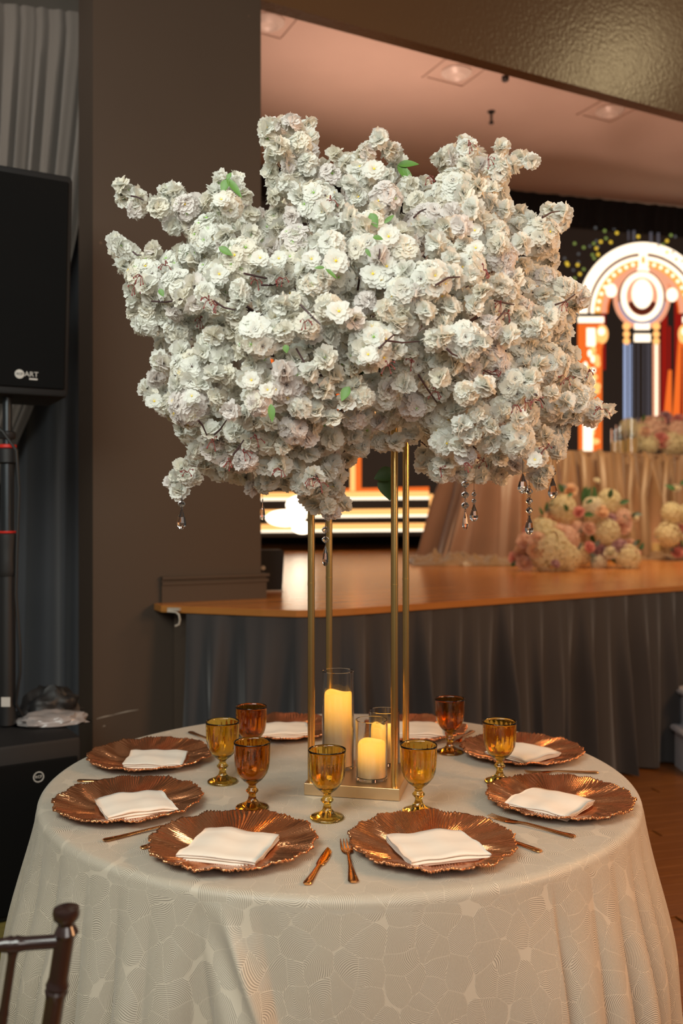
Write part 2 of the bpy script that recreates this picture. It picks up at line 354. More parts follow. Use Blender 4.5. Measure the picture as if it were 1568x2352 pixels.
# stage platform
front = [(-0.885, 4.345), (-0.835, 4.245), (-0.35, 4.075), (-0.20, 4.04), (-0.10, 4.045), (0.05, 4.12), (2.02, 5.39), (4.2, 6.75)]
bm = bmesh.new(); prism(bm, front+[(7.5, 9), (6.5, 12.6), (-4, 12.6), (-1.6, 5.6), (-1.0, 4.75), (-0.56, 4.55)], SH-0.028, SH)
struct('floor_stage', bm, M['stage_wood'])
def inset(path, k):
    out = []
    for i, p in enumerate(path):
        a = Vector(path[max(i-1, 0)]); b = Vector(path[min(i+1, len(path)-1)])
        t = (b-a).normalized(); out.append((p[0]-t.y*k, p[1]+t.x*k))
    return out
fi = inset(front, -0.008); fo = inset(front, 0.012)
bm = bmesh.new(); prism(bm, fi+fo[::-1], SH-0.030, SH-0.001); struct('trim_1', bm, M['stage_edge'])
fb = inset(front, 0.09); fb2 = inset(front, 0.14)
bm = bmesh.new(); prism(bm, fb+fb2[::-1], 0.0, SH-0.029); struct('wall_stage_front', bm, M['wall'])
# stage box
CEZ = 5.05
bm = bmesh.new(); prism(bm, [pu(-0.3, 0.09), pu(7.5, 0.09), pu(7.5, 9), pu(-3.5, 9)], CEZ, CEZ+0.1); struct('ceiling', bm, M['ceiling'])
bm = bmesh.new(); prism(bm, [(-0.80, 4.98), (-0.72, 5.0), (-1.0, 10.3), (-1.1, 10.3)], SH, CEZ); struct('wall_stage_left', bm, M['wall'])
bm = bmesh.new(); prism(bm, [(-1.6, 12.2), (7.4, 12.3), (7.4, 12.4), (-1.6, 12.4)], SH, CEZ+0.3); struct('wall_stage_back', bm, M['black'])

# ------------------------------------------------------------------ pleated fabrics
def drape(name, top, bot, z0f, z1f, m, amp=0.03, freq=9.0, nu=400, nv=24, seed=0, parent=None, flare=1.0, thick=0.0, pinch=0.1):
    """fabric hung between two plan paths (polyline lists of (x,y)); z0f/z1f give top and bottom heights along u"""
    def sampler(path):
        P = [Vector(p).to_2d() for p in path]; Ls = [0]
        for a, b in zip(P, P[1:]): Ls.append(Ls[-1]+(b-a).length)
        T = Ls[-1]
        def f(u):
            s = u*T
            for i in range(len(P)-1):
                if s <= Ls[i+1] or i == len(P)-2:
                    k = (s-Ls[i])/(Ls[i+1]-Ls[i]); return P[i].lerp(P[i+1], k), (P[i+1]-P[i]).normalized()
        return f, T
    ft, T = sampler(top); fb_, _ = sampler(bot)
    rnd = random.Random(seed)
    ph = [rnd.uniform(0, 6.28) for _ in range(5)]
    vs = []; fs = []
    for j in range(nv+1):
        v = j/nv
        for i in range(nu+1):
            u = i/nu; s = u*T
            p, t = ft(u); q, t2 = fb_(u)
            c = p.lerp(q, v); tt = t.lerp(t2, v).normalized(); n = Vector((tt.y, -tt.x))
            warp = s+0.05*math.sin(s*3.1+ph[0])+0.025*v*math.sin(s*7+ph[1]+v*1.5)
            w_ = math.sin(2*PI*warp*freq/1.0*0.5+ph[2])
            w1 = math.copysign(abs(w_)**0.75, w_)
            w2 = math.sin(2*PI*warp*freq*0.83+ph[3]+v*0.8)
            w3 = math.sin(2*PI*s*freq*0.21+ph[4])
            a = amp*(pinch+(1-pinch)*min(1, v*2.2))*(1+flare*v*0.5)
            off = a*(0.6*w1*(0.7+0.5*w3)+0.35*w2)
            side = a*0.4*math.cos(2*PI*warp*freq*0.5+ph[2])*v
            z = z0f(u)*(1-v)+z1f(u)*v
            c2 = c+n*off+tt*side
            vs.append((c2.x, c2.y, z))
    W = nu+1
    for j in range(nv):
        for i in range(nu):
            a = j*W+i; fs.append((a, a+W, a+W+1, a+1))
    return pyobj(name, vs, fs, m, parent, True)
sk = inset(front[1:], -0.002)
sk[0] = (-0.715, 4.195)
skb = inset([(-0.70, 4.19)]+[tuple(p) for p in inset(front[2:], -0.0)], -0.055)
o = drape('stage_skirt', sk, skb, lambda u: SH-0.034, lambda u: 0.012, M['skirt'], 0.058, 10.0, 1100, 30, 3, pinch=0.22)
tag(o, 'charcoal pleated fabric skirt hanging from the wooden stage edge to the floor', 'stage skirt')
# thin white hook under the stage edge
bm = bmesh.new()
h0 = px(385, 1404, 4.20); tube(bm, [px(384, 1404, 4.19), px(404, 1406, 4.19), px(411, 1412, 4.18), px(413, 1424, 4.18), px(411, 1434, 4.18), px(402, 1438, 4.18)], 0.0045, 8)
box(bm, px(400, 1399, 4.20), (0.06, 0.02, 0.012), R_(-18))
tag(bmobj('skirt_hook', bm, M['cable'], None, True), 'small off white hook under the left end of the stage edge', 'hook')

# curtains on the far left
cur = drape('curtain', [(-2.7, 4.78), (-1.37, 5.10)], [(-2.7, 4.78), (-1.36, 5.10)], lambda u: 4.16, lambda u: 0.02, M['curtain_blue'], 0.045, 7.0, 300, 20, 5, pinch=0.5)
tag(cur, 'tall slate blue pleated curtain behind the black loudspeaker', 'curtain')
bm = bmesh.new(); tube(bm, [(-2.8, 4.78, 4.13), (-1.36, 5.11, 4.13)], 0.017, 10)
tag(bmobj('curtain_rod', bm, M['rubber'], None, True), 'dark rod carrying the curtains at top left', 'curtain rod')
edge = [(15, 213), (70, 216), (300, 192), (520, 168), (740, 122), (920, 78), (1110, 0), (1200, -35), (1330, -45), (1480, 2), (1650, 18), (1900, 26), (2250, 30)]
def sheer():
    vs = []; fs = []; nu = 150; nv = 60
    ys = np.linspace(0, 1, nv+1)
    for j in range(nv+1):
        y = 22+(2240-22)*ys[j]
        xr = np.interp(y, [e[0] for e in edge], [e[1] for e in edge])
        gather = max(0.0, min(1.0, 1-(xr+45)/260))
        for i in range(nu+1):
            u = i/nu
            d = 4.66+0.20*u
            X1 = (xr-CX)/F*d
            wl = 1.15-0.75*gather
            X = X1-(1-u)*wl
            dd = 4.60+(X+2.3)*0.236
            z = CH-(y-CY)/F*4.9+0.0
            ph = 2*PI*u*13+1.3*math.sin(u*9)
            off = 0.022*math.sin(ph)+0.012*math.sin(ph*1.7+1)
            amp = (0.35+0.65*min(1, j/8.0))
            k = 1.0 if i < nu-2 else 0.6
            vs.append((X+0.006*math.cos(ph), dd+off*amp*k+0.12, max(0.015, z)))
    W = nu+1
    for j in range(nv):
        for i in range(nu):
            a = j*W+i; fs.append((a, a+W, a+W+1, a+1))
    o = pyobj('sheer_curtain', vs, fs, M['sheer'], None, True)
    tag(o, 'pale beige sheer curtain swept aside to the left over the slate blue one', 'curtain')
sheer()

# ------------------------------------------------------------------ recessed lights and sprinklers on the stage ceiling
def recessed(x, y, label):
    p = onz_up(x, y, CEZ)
    t = thing('recessed_light', label, 'ceiling light', (p.x, p.y, CEZ), R_(27), 'square recessed ceiling lights over the stage')
    bm = bmesh.new(); 
    for (cx, cy, sx, sy) in ((0, .19, .42, .03), (0, -.19, .42, .03), (.19, 0, .03, .36), (-.19, 0, .03, .36)): box(bm, (cx, cy, -0.006), (sx, sy, 0.012), 0, 0.002)
    bmobj('frame', bm, M['ceiling'], t)
    bm = bmesh.new(); lathe(bm, [(0.125, 0), (0.125, -0.012), (0.10, -0.03), (0.075, -0.045), (0.06, -0.03), (0.0, -0.02)], 28); bmobj('trim_ring', bm, M['fix'], t, True)
    return t
def onz_up(x, y, z): return px(x, y, (z-CH)*F/(CY-y))
M['fix'] = mat('pale_light_trim', (0.8, 0.76, 0.72), 0.3, var=0.03)
recessed(615, 48, 'recessed ceiling light beside the pillar, first from the left')
recessed(1048, 165, 'recessed ceiling light above the middle of the stage')
recessed(1400, 253, 'recessed ceiling light furthest to the right over the stage')
p = onz_up(1128, 256, CEZ)
bm = bmesh.new(); lathe(bm, [(0.035, 0), (0.035, -0.008), (0.012, -0.012), (0.012, -0.09), (0.022, -0.095), (0.022, -0.11), (0.0, -0.112)], 14, (p.x, p.y, CEZ))
tag(bmobj('sprinkler', bm, M['tube_dark'], None, True), 'small pendant sprinkler hanging from the lit stage ceiling', 'sprinkler')
p = onz_up(1160, 176, CEZ)
bm = bmesh.new(); lathe(bm, [(0.03, 0), (0.03, -0.03), (0.02, -0.04), (0.0, -0.045)], 14, (p.x, p.y, CEZ))
tag(bmobj('ceiling_sensor', bm, M['rubber'], None, True), 'tiny black sensor dot on the stage ceiling near the header', 'sensor')

# ------------------------------------------------------------------ LED screen
S0 = Vector((-0.879, 10.0, 0)); SD = Vector((0.967, 0.256, 0)).normalized(); SNn = Vector((SD.y, -SD.x, 0))
def scr(x, y):
    r = (x-CX)/F; t = (S0.y*r-S0.x)/(SD.x-SD.y*r); P = S0+SD*t
    return t, CH-(y-CY)/F*P.y
t0 = scr(560, 1000)[0]; t1 = scr(1760, 1000)[0]
screen = thing('led_screen', 'large led video wall at the back of the stage showing glowing arches', 'screen', S0+Vector((0, 0, SH)), math.atan2(SD.y, SD.x))
ZB = SH
def S(x, y, k=0.0):
    t, z = scr(x, y); return (t, -k, z-ZB)
bm = bmesh.new(); box(bm, ((t0+t1)/2, 0.06, 2.02), (t1-t0, 0.11, 3.72)); bmobj('panel_frame', bm, M['rubber'], screen)
E = {'bg': emis('screen_dark_picture', (0.045, 0.026, 0.018), 0.35), 'white': emis('screen_white_light', (1.0, 0.80, 0.58), 1.9), 'warm': emis('screen_warm_light', (1.0, 0.46, 0.14), 1.5),
     'orange': emis('screen_orange_light', (1.0, 0.17, 0.02), 0.95), 'gold': emis('screen_gold_light', (1.0, 0.42, 0.07), 1.1), 'red': emis('screen_red_light', (0.55, 0.01, 0.004), 0.5),
     'pink': emis('screen_pink_light', (1.0, 0.42, 0.24), 0.95), 'blue': emis('screen_blue_light', (0.5, 0.6, 0.9), 0.7), 'grey': emis('screen_grey_light', (0.35, 0.32, 0.38), 0.25),
     'brown': emis('screen_brown_shade', (0.35, 0.05, 0.02), 0.30), 'dot': emis('screen_gold_sparkle', (1.0, 0.66, 0.06), 0.9), 'dotg': emis('screen_green_sparkle', (0.5, 0.65, 0.15), 0.45), 'dotw': emis('screen_dim_sparkle', (0.4, 0.4, 0.4), 0.25),
     'hot': emis('screen_blown_light', (1.0, 0.80, 0.58), 5.0)}
bm = bmesh.new(); box(bm, ((t0+t1)/2, -0.004, 2.10), (t1-t0-0.04, 0.01, 3.5)); bmobj('display', bm, E['bg'], screen)
LAYER = [0]
def gpoly(bm, pts, k):
    vs = [bm.verts.new(S(x, y, k)) for x, y in pts]; bm.faces.new(vs)
def grect(bm, x0, y0, x1, y1, k): gpoly(bm, [(x0, y1), (x1, y1), (x1, y0), (x0, y0)], k)
def gring(bm, cx, cy, ax, ay, bx, by, a0, a1, k, n=48):
    for i in range(n):
        u = R_(a0+(a1-a0)*i/n); v = R_(a0+(a1-a0)*(i+1)/n)
        gpoly(bm, [(cx+bx*math.cos(u), cy-by*math.sin(u)), (cx+ax*math.cos(u), cy-ay*math.sin(u)), (cx+ax*math.cos(v), cy-ay*math.sin(v)), (cx+bx*math.cos(v), cy-by*math.sin(v))], k)
def gring(bm, cx, cy, ax, ay, bx, by, a0, a1, k, n=48):
    full = (a1-a0) >= 360; ins = []; outs = []
    for i in range(n+(0 if full else 1)):
        u = R_(a0+(a1-a0)*i/n)
        ins.append(bm.verts.new(S(cx+ax*math.cos(u), cy-ay*math.sin(u), k))); outs.append(bm.verts.new(S(cx+bx*math.cos(u), cy-by*math.sin(u), k)))
    m_ = len(ins)
    for i in range(n): bm.faces.new((outs[i], ins[i], ins[(i+1) % m_], outs[(i+1) % m_]))
def gdisc(bm, cx, cy, rx, ry, k, n=24):
    gpoly(bm, [(cx+rx*math.cos(2*PI*i/n), cy-ry*math.sin(2*PI*i/n)) for i in range(n)][::-1], k)
K0 = 0.0105
def K(i): return K0+0.0015*i
def screen_part(nm, mk, fn):
    bm = bmesh.new(); fn(bm)
    # loose pieces become parts of their own
    left = set(bm.faces); isl = []
    while left:
        st_ = [left.pop()]; grp = []
        while st_:
            f = st_.pop(); grp.append(f)
            for v in f.verts:
                for g in v.link_faces:
                    if g in left: left.discard(g); st_.append(g)
        isl.append(grp)
    polys = [[[tuple(v.co) for v in f.verts] for f in g] for g in isl]; bm.free()
    for g in polys:
        vs = [v for f in g for v in f]; fs = []; q = 0
        for f in g: fs.append(tuple(range(q, q+len(f)))); q += len(f)
        o = pyobj(nm, vs, fs, E[mk], screen)
def arch_picture(cx, base, name, clock=True, mirror=1):
    """arch on two columns; base is the springing height in pixels"""
    part = screen_part
    part('arch_band', 'white', lambda b: gring(b, cx, base, 127, 138, 151, 163, 0, 180, K(1)))
    part('arch_line', 'brown', lambda b: gring(b, cx, base, 121, 131, 127, 138, 0, 180, K(1)))
    part('arch_band', 'white', lambda b: gring(b, cx, base, 112, 122, 121, 131, 0, 180, K(1)))
    part('arch_beads', 'gold', lambda b: (gring(b, cx, base, 96, 106, 112, 122, 0, 180, K(1))))
    part('bead_lights', 'white', lambda b: [gdisc(b, cx+104*math.cos(R_(a)), base-114*math.sin(R_(a)), 4.5, 4.5, K(2), 8) for a in range(4, 180, 9)])
    part('arch_band', 'pink', lambda b: gring(b, cx, base, 84, 93, 96, 106, 0, 180, K(1)))
    part('arch_edge', 'orange', lambda b: gring(b, cx, base, 80, 89, 84, 93, 0, 180, K(1)))
    part('keystone', 'white', lambda b: (gpoly(b, [(cx-12, base-92), (cx+12, base-92), (cx+9, base-146), (cx-9, base-146)][::-1], K(3)), gdisc(b, cx, base-98, 14, 10, K(3.4))))
    part('keystone_mark', 'gold', lambda b: gdisc(b, cx, base-122, 4, 9, K(4)))
    for s in (-1, 1):
        x = cx+s*120
        part('capital_slab', 'white', lambda b: (grect(b, x-30, base+8, x+30, base+22, K(3))))
        part('capital', 'orange', lambda b: grect(b, x-30, base+24, x+28, base+78, K(1)))
        part('capital_scroll', 'warm', lambda b: (gdisc(b, x-s*26, base+48, 14, 22, K(3)), gdisc(b, x-s*4, base+62, 12, 14, K(3))))
        part('capital_light', 'white', lambda b: (grect(b, x-10, base+34, x+10, base+76, K(4)), gdisc(b, x-s*24, base+42, 8, 9, K(4))))
        part('column_shaft', 'orange', lambda b: grect(b, x-28, base+78, x+26, base+318, K(1)))
        rnd = random.Random(int(x))
        def fl(b):
            for q in range(22):
                yy = base+84+q*10.5; xx = x+rnd.uniform(-16, 16); gdisc(b, xx, yy, rnd.uniform(6, 13), rnd.uniform(6, 12), K(2)+q*2e-5, 10)
        part('column_swirl', 'warm', fl)
        def fl2(b):
            for q in range(17):
                yy = base+92+q*13; gdisc(b, x+rnd.uniform(-13, 13), yy, rnd.uniform(4, 9), rnd.uniform(6, 11), K(3)+q*2e-5, 10)
            grect(b, x-18, base+235, x+4, base+316, K(3.5))
        part('column_light', 'white', fl2)
    # red curtains inside the arch
    def red(b):
        for (a, c, y0, y1) in ((-97, -86, -20, 130), (42, 56, -10, 240), (58, 64, 30, 240), (72, 90, -30, 240)):
            grect(b, cx+a, base+y0, cx+c, base+y1, K(0))
    part('red_curtain', 'red', red)
    part('red_curtain_glow', 'orange', lambda b: (gpoly(b, [(cx+58, base+130), (cx+66, base+130), (cx+66, base+250), (cx+46, base+250)][::-1], K(0.5)), gpoly(b, [(cx+82, base+40), (cx+90, base+40), (cx+84, base+260), (cx+66, base+260)][::-1], K(0.6))))
    if clock:
        part('clock_ring', 'pink', lambda b: gring(b, cx-3, base-36, 54, 60, 66, 73, 0, 360, K(2)))
        part('clock_ring', 'blue', lambda b: gring(b, cx-3, base-36, 49, 57, 54, 62, 190, 350, K(3)))
        part('clock_shadow', 'brown', lambda b: gdisc(b, cx-3, base-38, 52, 60, K(4), 40))
        part('clock_rim', 'white', lambda b: gring(b, cx-3, base-38, 36, 44, 49, 57, 0, 360, K(5)))
        part('clock_face', 'pink', lambda b: gdisc(b, cx-3, base-38, 36, 44, K(5), 40))
        part('clock_crescent', 'brown', lambda b: gring(b, cx-3, base-38, 20, 26, 35, 43, 200, 340, K(6), 20))
        part('clock_glow', 'white', lambda b: gdisc(b, cx-3, base-44, 24, 34, K(7), 30))
        part('scroll_light', 'white', lambda b: (gdisc(b, cx-74, base-52, 13, 16, K(6)), gdisc(b, cx+66, base-42, 13, 16, K(6))))
        part('pedestal_light', 'white', lambda b: (grect(b, cx-20, base+23, cx+15, base+38, K(3)), grect(b, cx-21, base+47, cx+17, base+66, K(3))))
        part('pedestal_balls', 'warm', lambda b: [gdisc(b, cx+s, base+yy, r, r, K(2)+abs(s)*1e-5+yy*1e-6, 14) for s in (-38, 30) for (yy, r) in ((30, 9), (48, 8), (64, 8))])
        def bars(b, lst):
            for x0, x1 in lst: grect(b, cx+x0, base+70, cx+x1, base+256, K(1))
        part('glass_bars', 'blue', lambda b: bars(b, [(-45, -38), (-34, -30), (-28, -26)]))
        part('glass_bars', 'grey', lambda b: bars(b, [(-37, -35), (-22, -20), (-12, -10), (0, 2), (8, 11), (14, 17)]))
        part('glass_light', 'pink', lambda b: bars(b, [(22, 27), (34, 38)]))
        part('glass_light', 'white', lambda b: bars(b, [(28, 33)]))
arch_picture(1475, 720, 'arch')
arch_picture(722, 690, 'arch', False)
part = screen_part
rnd = random.Random(4)
dots = [(1345, 511), (1363, 513), (1366, 524), (1416, 515), (1387, 531), (1409, 526), (1415, 536), (1390, 548), (1368, 554), (1378, 556), (1362, 560), (1372, 567), (1401, 557), (1339, 569), (1353, 566), (1368, 571), (1359, 586), (1327, 584), (1372, 585), (1363, 594), (1327, 603), (1325, 609), (1339, 619), (1315, 621), (1300, 605), (1318, 560), (1295, 594), (1302, 609), (1539, 541), (1549, 544), (1530, 554), (1521, 563), (1543, 580), (1530, 580), (1551, 596), (1565, 600), (1464, 544), (1318, 640), (1310, 650), (1330, 630)]
part('sparkle', 'dot', lambda b: [gdisc(b, x, y, 4.0, 4.0, K(1)+i*1e-5, 10) for i, (x, y) in enumerate(dots) if i % 3 == 0])
part('sparkle', 'dotg', lambda b: [gdisc(b, x, y, 3.6, 3.6, K(1)+i*1e-5, 10) for i, (x, y) in enumerate(dots) if i % 3 == 1])
part('sparkle', 'dotw', lambda b: [gdisc(b, x, y, 3.2, 3.2, K(1)+i*1e-5, 10) for i, (x, y) in enumerate(dots) if i % 3 == 2])
part('streak', 'grey', lambda b: [grect(b, x, y0, x+w_, y1, K(1)) for (x, w_, y0, y1) in ((1451, 6, 515, 553), (1490, 6, 520, 560), (1507, 6, 525, 568), (1440, 3, 515, 553))])
for (yy, wid) in ((1146, 10), (1186, 9), (1219, 9)):
    part('light_strip', 'white', lambda b: gpoly(b, [(596, yy+4), (984, yy+1), (984, yy-wid*0.5), (596, yy-wid*0.5+3)], K(3)))
    part('light_strip_glow', 'warm', lambda b: gpoly(b, [(596, yy), (984, yy-2), (984, yy-18), (596, yy-15)], K(1)))
part('light_strip_glow', 'orange', lambda b: gpoly(b, [(790, 1140), (984, 1138), (984, 1118), (790, 1122)], K(0.6)))
part('glow_patch', 'hot', lambda b: (gdisc(b, 655, 1190, 45, 19, K(4)), gdisc(b, 690, 1160, 34, 22, K(5)), gdisc(b, 694, 1212, 24, 14, K(6))))
part('edge_strip', 'warm', lambda b: grect(b, 985, 1135, 993, 1226, K(2)))
part('upright_strip', 'warm', lambda b: grect(b, 803, 1000, 815, 1128, K(2)))
part('upright_strip', 'orange', lambda b: grect(b, 815, 1000, 829, 1128, K(1)))
# black valance and stage border in front of the screen
vp = [S0+SD*(t0-0.3)-SNn*(-0.55), S0+SD*(t1+0.3)-SNn*(-0.55)]
va = drape('valance', [(p.x, p.y) for p in vp], [(p.x, p.y) for p in vp], lambda u: CEZ-0.005, lambda u: 4.72, M['black'], 0.03, 8, 400, 6, 9, pinch=0.7)
tag(va, 'black pleated valance hanging from the ceiling above the led screen', 'valance')
# ------------------------------------------------------------------ stage monitor beside pillar
t = thing('stage_monitor', 'small black wedge monitor speaker on the stage behind the pillar foot', 'speaker', (px(608, 1356, 5.06).x, 5.08, SH), R_(10))
bm = bmesh.new(); prism(bm, [(-0.14, -0.10), (0.085, -0.10), (0.085, 0.12), (-0.14, 0.12)], 0.0, 0.225)
for v in bm.verts:
    if v.co.z > 0.1 and v.co.x > 0: v.co.x += 0.012
bmesh.ops.bevel(bm, geom=bm.edges[:], offset=0.008, segments=2, affect='EDGES'); bmobj('cabinet', bm, M['blackbox'], t)
bm = bmesh.new(); lathe(bm, [(0.012, 0), (0.012, 0.006), (0, 0.007)], 12); o = bmobj('knob', bm, M['cable'], t, True); o.location = (-0.02, -0.102, 0.13); o.rotation_euler = (R_(90), 0, 0)
bm = bmesh.new(); box(bm, (0, 0, 0.004), (0.10, 0.03, 0.006), R_(8))
o = bmobj('paper_slip', bm, M['white_print']); o.location = px(628, 1357, 5.0); o.location.z = SH; tag(o, 'white paper slip lying on the stage before the small black monitor', 'paper')

# ------------------------------------------------------------------ white steps at the right end
t = thing('stage_steps', 'white painted wooden steps at the right end of the skirted stage', 'steps', (1.90, 4.93, 0), 0)
stepM = M['white_paint']
for i, (zt, xl, yf) in enumerate(((0.235, 0.0, 0.0), (0.44, 0.045, 0.06), (0.64, 0.25, 0.10), (0.84, 0.45, 0.16))):
    x1 = 1.2
    bm = bmesh.new(); prism(bm, [(xl+0.012, yf+0.012), (x1, yf+0.70), (x1, yf+0.98), (xl+0.012, yf+0.30)], 0 if i == 0 else (0.235, 0.44, 0.64)[i-1], zt-0.03); bmobj('riser', bm, stepM, t)
    bm = bmesh.new(); prism(bm, [(xl-0.015, yf-0.015), (x1+0.01, yf+0.685), (x1+0.01, yf+0.99), (xl-0.015, yf+0.31)], zt-0.03, zt)
    bmesh.ops.bevel(bm, geom=bm.edges[:], offset=0.008, segments=2, affect='EDGES'); bmobj('tread', bm, stepM, t)

# ------------------------------------------------------------------ loudspeaker, pole, subwoofer
def text(body, size, m, parent, loc, rot, name='lettering', ext=0.0008):
    cu = bpy.data.curves.new(name, 'FONT'); cu.body = body; cu.size = size; cu.extrude = ext; cu.align_x = 'CENTER'; cu.align_y = 'CENTER'; cu.resolution_u = 2
    o = bpy.data.objects.new(name, cu); C.objects.link(o)
    dg = bpy.context.evaluated_depsgraph_get(); me = bpy.data.meshes.new_from_object(o.evaluated_get(dg)); bpy.data.objects.remove(o)
    me.name = name
    o = link(name, me, m, parent); o.location = loc; o.rotation_euler = rot; return o
SY = R_(28)
t = thing('loudspeaker', 'tall black loudspeaker raised on a pole in front of the curtains', 'loudspeaker', (-1.222, 3.425, 1.895), SY)
bm = bmesh.new(); box(bm, (0, 0.17, 0.43), (0.42, 0.34, 0.86), 0, 0.018, 0.91); bmobj('cabinet', bm, M['blackbox'], t, True)
bm = bmesh.new(); box(bm, (0, -0.004, 0.43), (0.385, 0.012, 0.80), 0, 0.005, 0.91); bmobj('grille', bm, M['grille'], t)
bm = bmesh.new(); lathe(bm, [(0.0, 0), (0.017, 0), (0.017, 0.002), (0, 0.003)], 24); o = bmobj('badge', bm, M['white_print'], t); o.location = (0.010, -0.0105, 0.078); o.rotation_euler = (R_(90), 0, 0)
text('RCF', 0.013, M['rubber'], t, (0.010, -0.0145, 0.078), (R_(90), 0, 0))
text('ART', 0.027, M['white_print'], t, (0.053, -0.011, 0.079), (R_(90), 0, 0))
bm = bmesh.new(); box(bm, (0.060, -0.011, 0.062), (0.03, 0.001, 0.006)); bmobj('badge_bar', bm, M['white_print'], t)
PX, PY = -1.283, 3.50
t = thing('speaker_pole', 'black telescopic pole holding the loudspeaker above the subwoofer', 'speaker pole', (PX, PY, 0.64))
def cyl(name, prof, m, n=20):
    bm = bmesh.new(); lathe(bm, prof, n); return bmobj(name, bm, m, t, True)
cyl('upper_tube', [(0.0175, 0.86), (0.0175, 1.262)], M['tube_dark'])
cyl('collar', [(0.026, 1.095), (0.03, 1.10), (0.03, 1.12), (0.024, 1.125)], M['rubber'])
cyl('red_ring', [(0.032, 1.060), (0.034, 1.062), (0.034, 1.072), (0.030, 1.074)], M['red'])
cyl('clamp_collar', [(0.030, 1.0), (0.038, 1.005), (0.040, 1.055), (0.034, 1.060)], M['rubber'])
cyl('middle_tube', [(0.0245, 0.70), (0.0245, 1.0)], M['tube_dark'])
cyl('clamp_grip', [(0.034, 0.57), (0.040, 0.59), (0.036, 0.64), (0.042, 0.70), (0.043, 0.73), (0.034, 0.735)], M['rubber'])
cyl('lower_tube', [(0.030, 0.0), (0.030, 0.57)], M['rubber'])
cyl('red_ring', [(0.034, 0.735), (0.035, 0.737), (0.035, 0.741), (0.034, 0.742)], M['red'])
bm = bmesh.new(); box(bm, (0.006, -0.032, 0.092), (0.034, 0.003, 0.036)); bmobj('paper_tag', bm, M['white_print'], t)
bm = bmesh.new(); tube(bm, [(-0.1, -0.02, 1.25), (-0.05, -0.04, 1.16), (0.0, -0.045, 1.12), (0.045, -0.03, 1.05), (0.052, -0.02, 0.9), (0.045, -0.02, 0.7), (0.04, -0.02, 0.5), (0.055, -0.02, 0.3), (0.055, -0.02, 0.2), (0.035, -0.01, 0.08), (0.05, 0.05, 0.006)], 0.006, 8)
tag(bmobj('speaker_cable', bm, M['rubber'], None, True), 'black cable running down along the loudspeaker pole', 'cable').location = (PX, PY, 0.64)
SBY = R_(32)
t = thing('subwoofer', 'large black subwoofer cabinet on the floor left of the table', 'subwoofer', (-0.955-0.25*math.cos(SBY), 3.35-0.25*math.sin(SBY), 0.008), SBY)
bm = bmesh.new(); box(bm, (0, 0.29, 0.313), (0.50, 0.58, 0.622), 0, 0.016); bmobj('cabinet', bm, M['blackbox'], t, True)
bm = bmesh.new(); box(bm, (0, -0.004, 0.29), (0.465, 0.012, 0.53), 0, 0.004); bmobj('grille', bm, M['grille'], t)
bm = bmesh.new(); lathe(bm, [(0.016, 0), (0.019, 0), (0.019, 0.002), (0.016, 0.002)], 28, caps=False); o = bmobj('badge', bm, M['white_print'], t); o.location = (0.093, -0.0105, 0.50); o.rotation_euler = (R_(90), 0, 0)
text('RCF', 0.014, M['white_print'], t, (0.093, -0.0115, 0.50), (R_(90), 0, 0))
# clear bag and black pouch on the subwoofer
def lump(name, loc, sx, sy, sz, m, seed, label, cat, rz=0, sub=4, rough=0.25, flat=True):
    bm = bmesh.new(); vs = ico(bm, (0, 0, 0), 1, sub)
    for v in vs:
        n = noise.noise(v.co*2.2+Vector((seed, 0, 0)))*rough+noise.noise(v.co*5.5+Vector((0, seed, 0)))*rough*0.45
        c = v.co*(1+n); v.co = Vector((c.x*sx, c.y*sy, max(0, c.z*sz if c.z > 0 else 0)))
    o = bmobj(name, bm, m, None, True); o.location = loc; o.rotation_euler = (0, 0, rz); return tag(o, label, cat)
lump('plastic_bag', (-1.125, 3.55, 0.637), 0.14, 0.085, 0.040, M['plastic_bag'], 2.1, 'crumpled clear plastic bag on top of the black subwoofer', 'plastic bag', R_(12), rough=0.3)
lump('cloth_pouch', (-1.19, 3.73, 0.637), 0.12, 0.07, 0.10, M['rubber'], 5.1, 'dark pouch lying behind the clear plastic bag', 'pouch', R_(25))

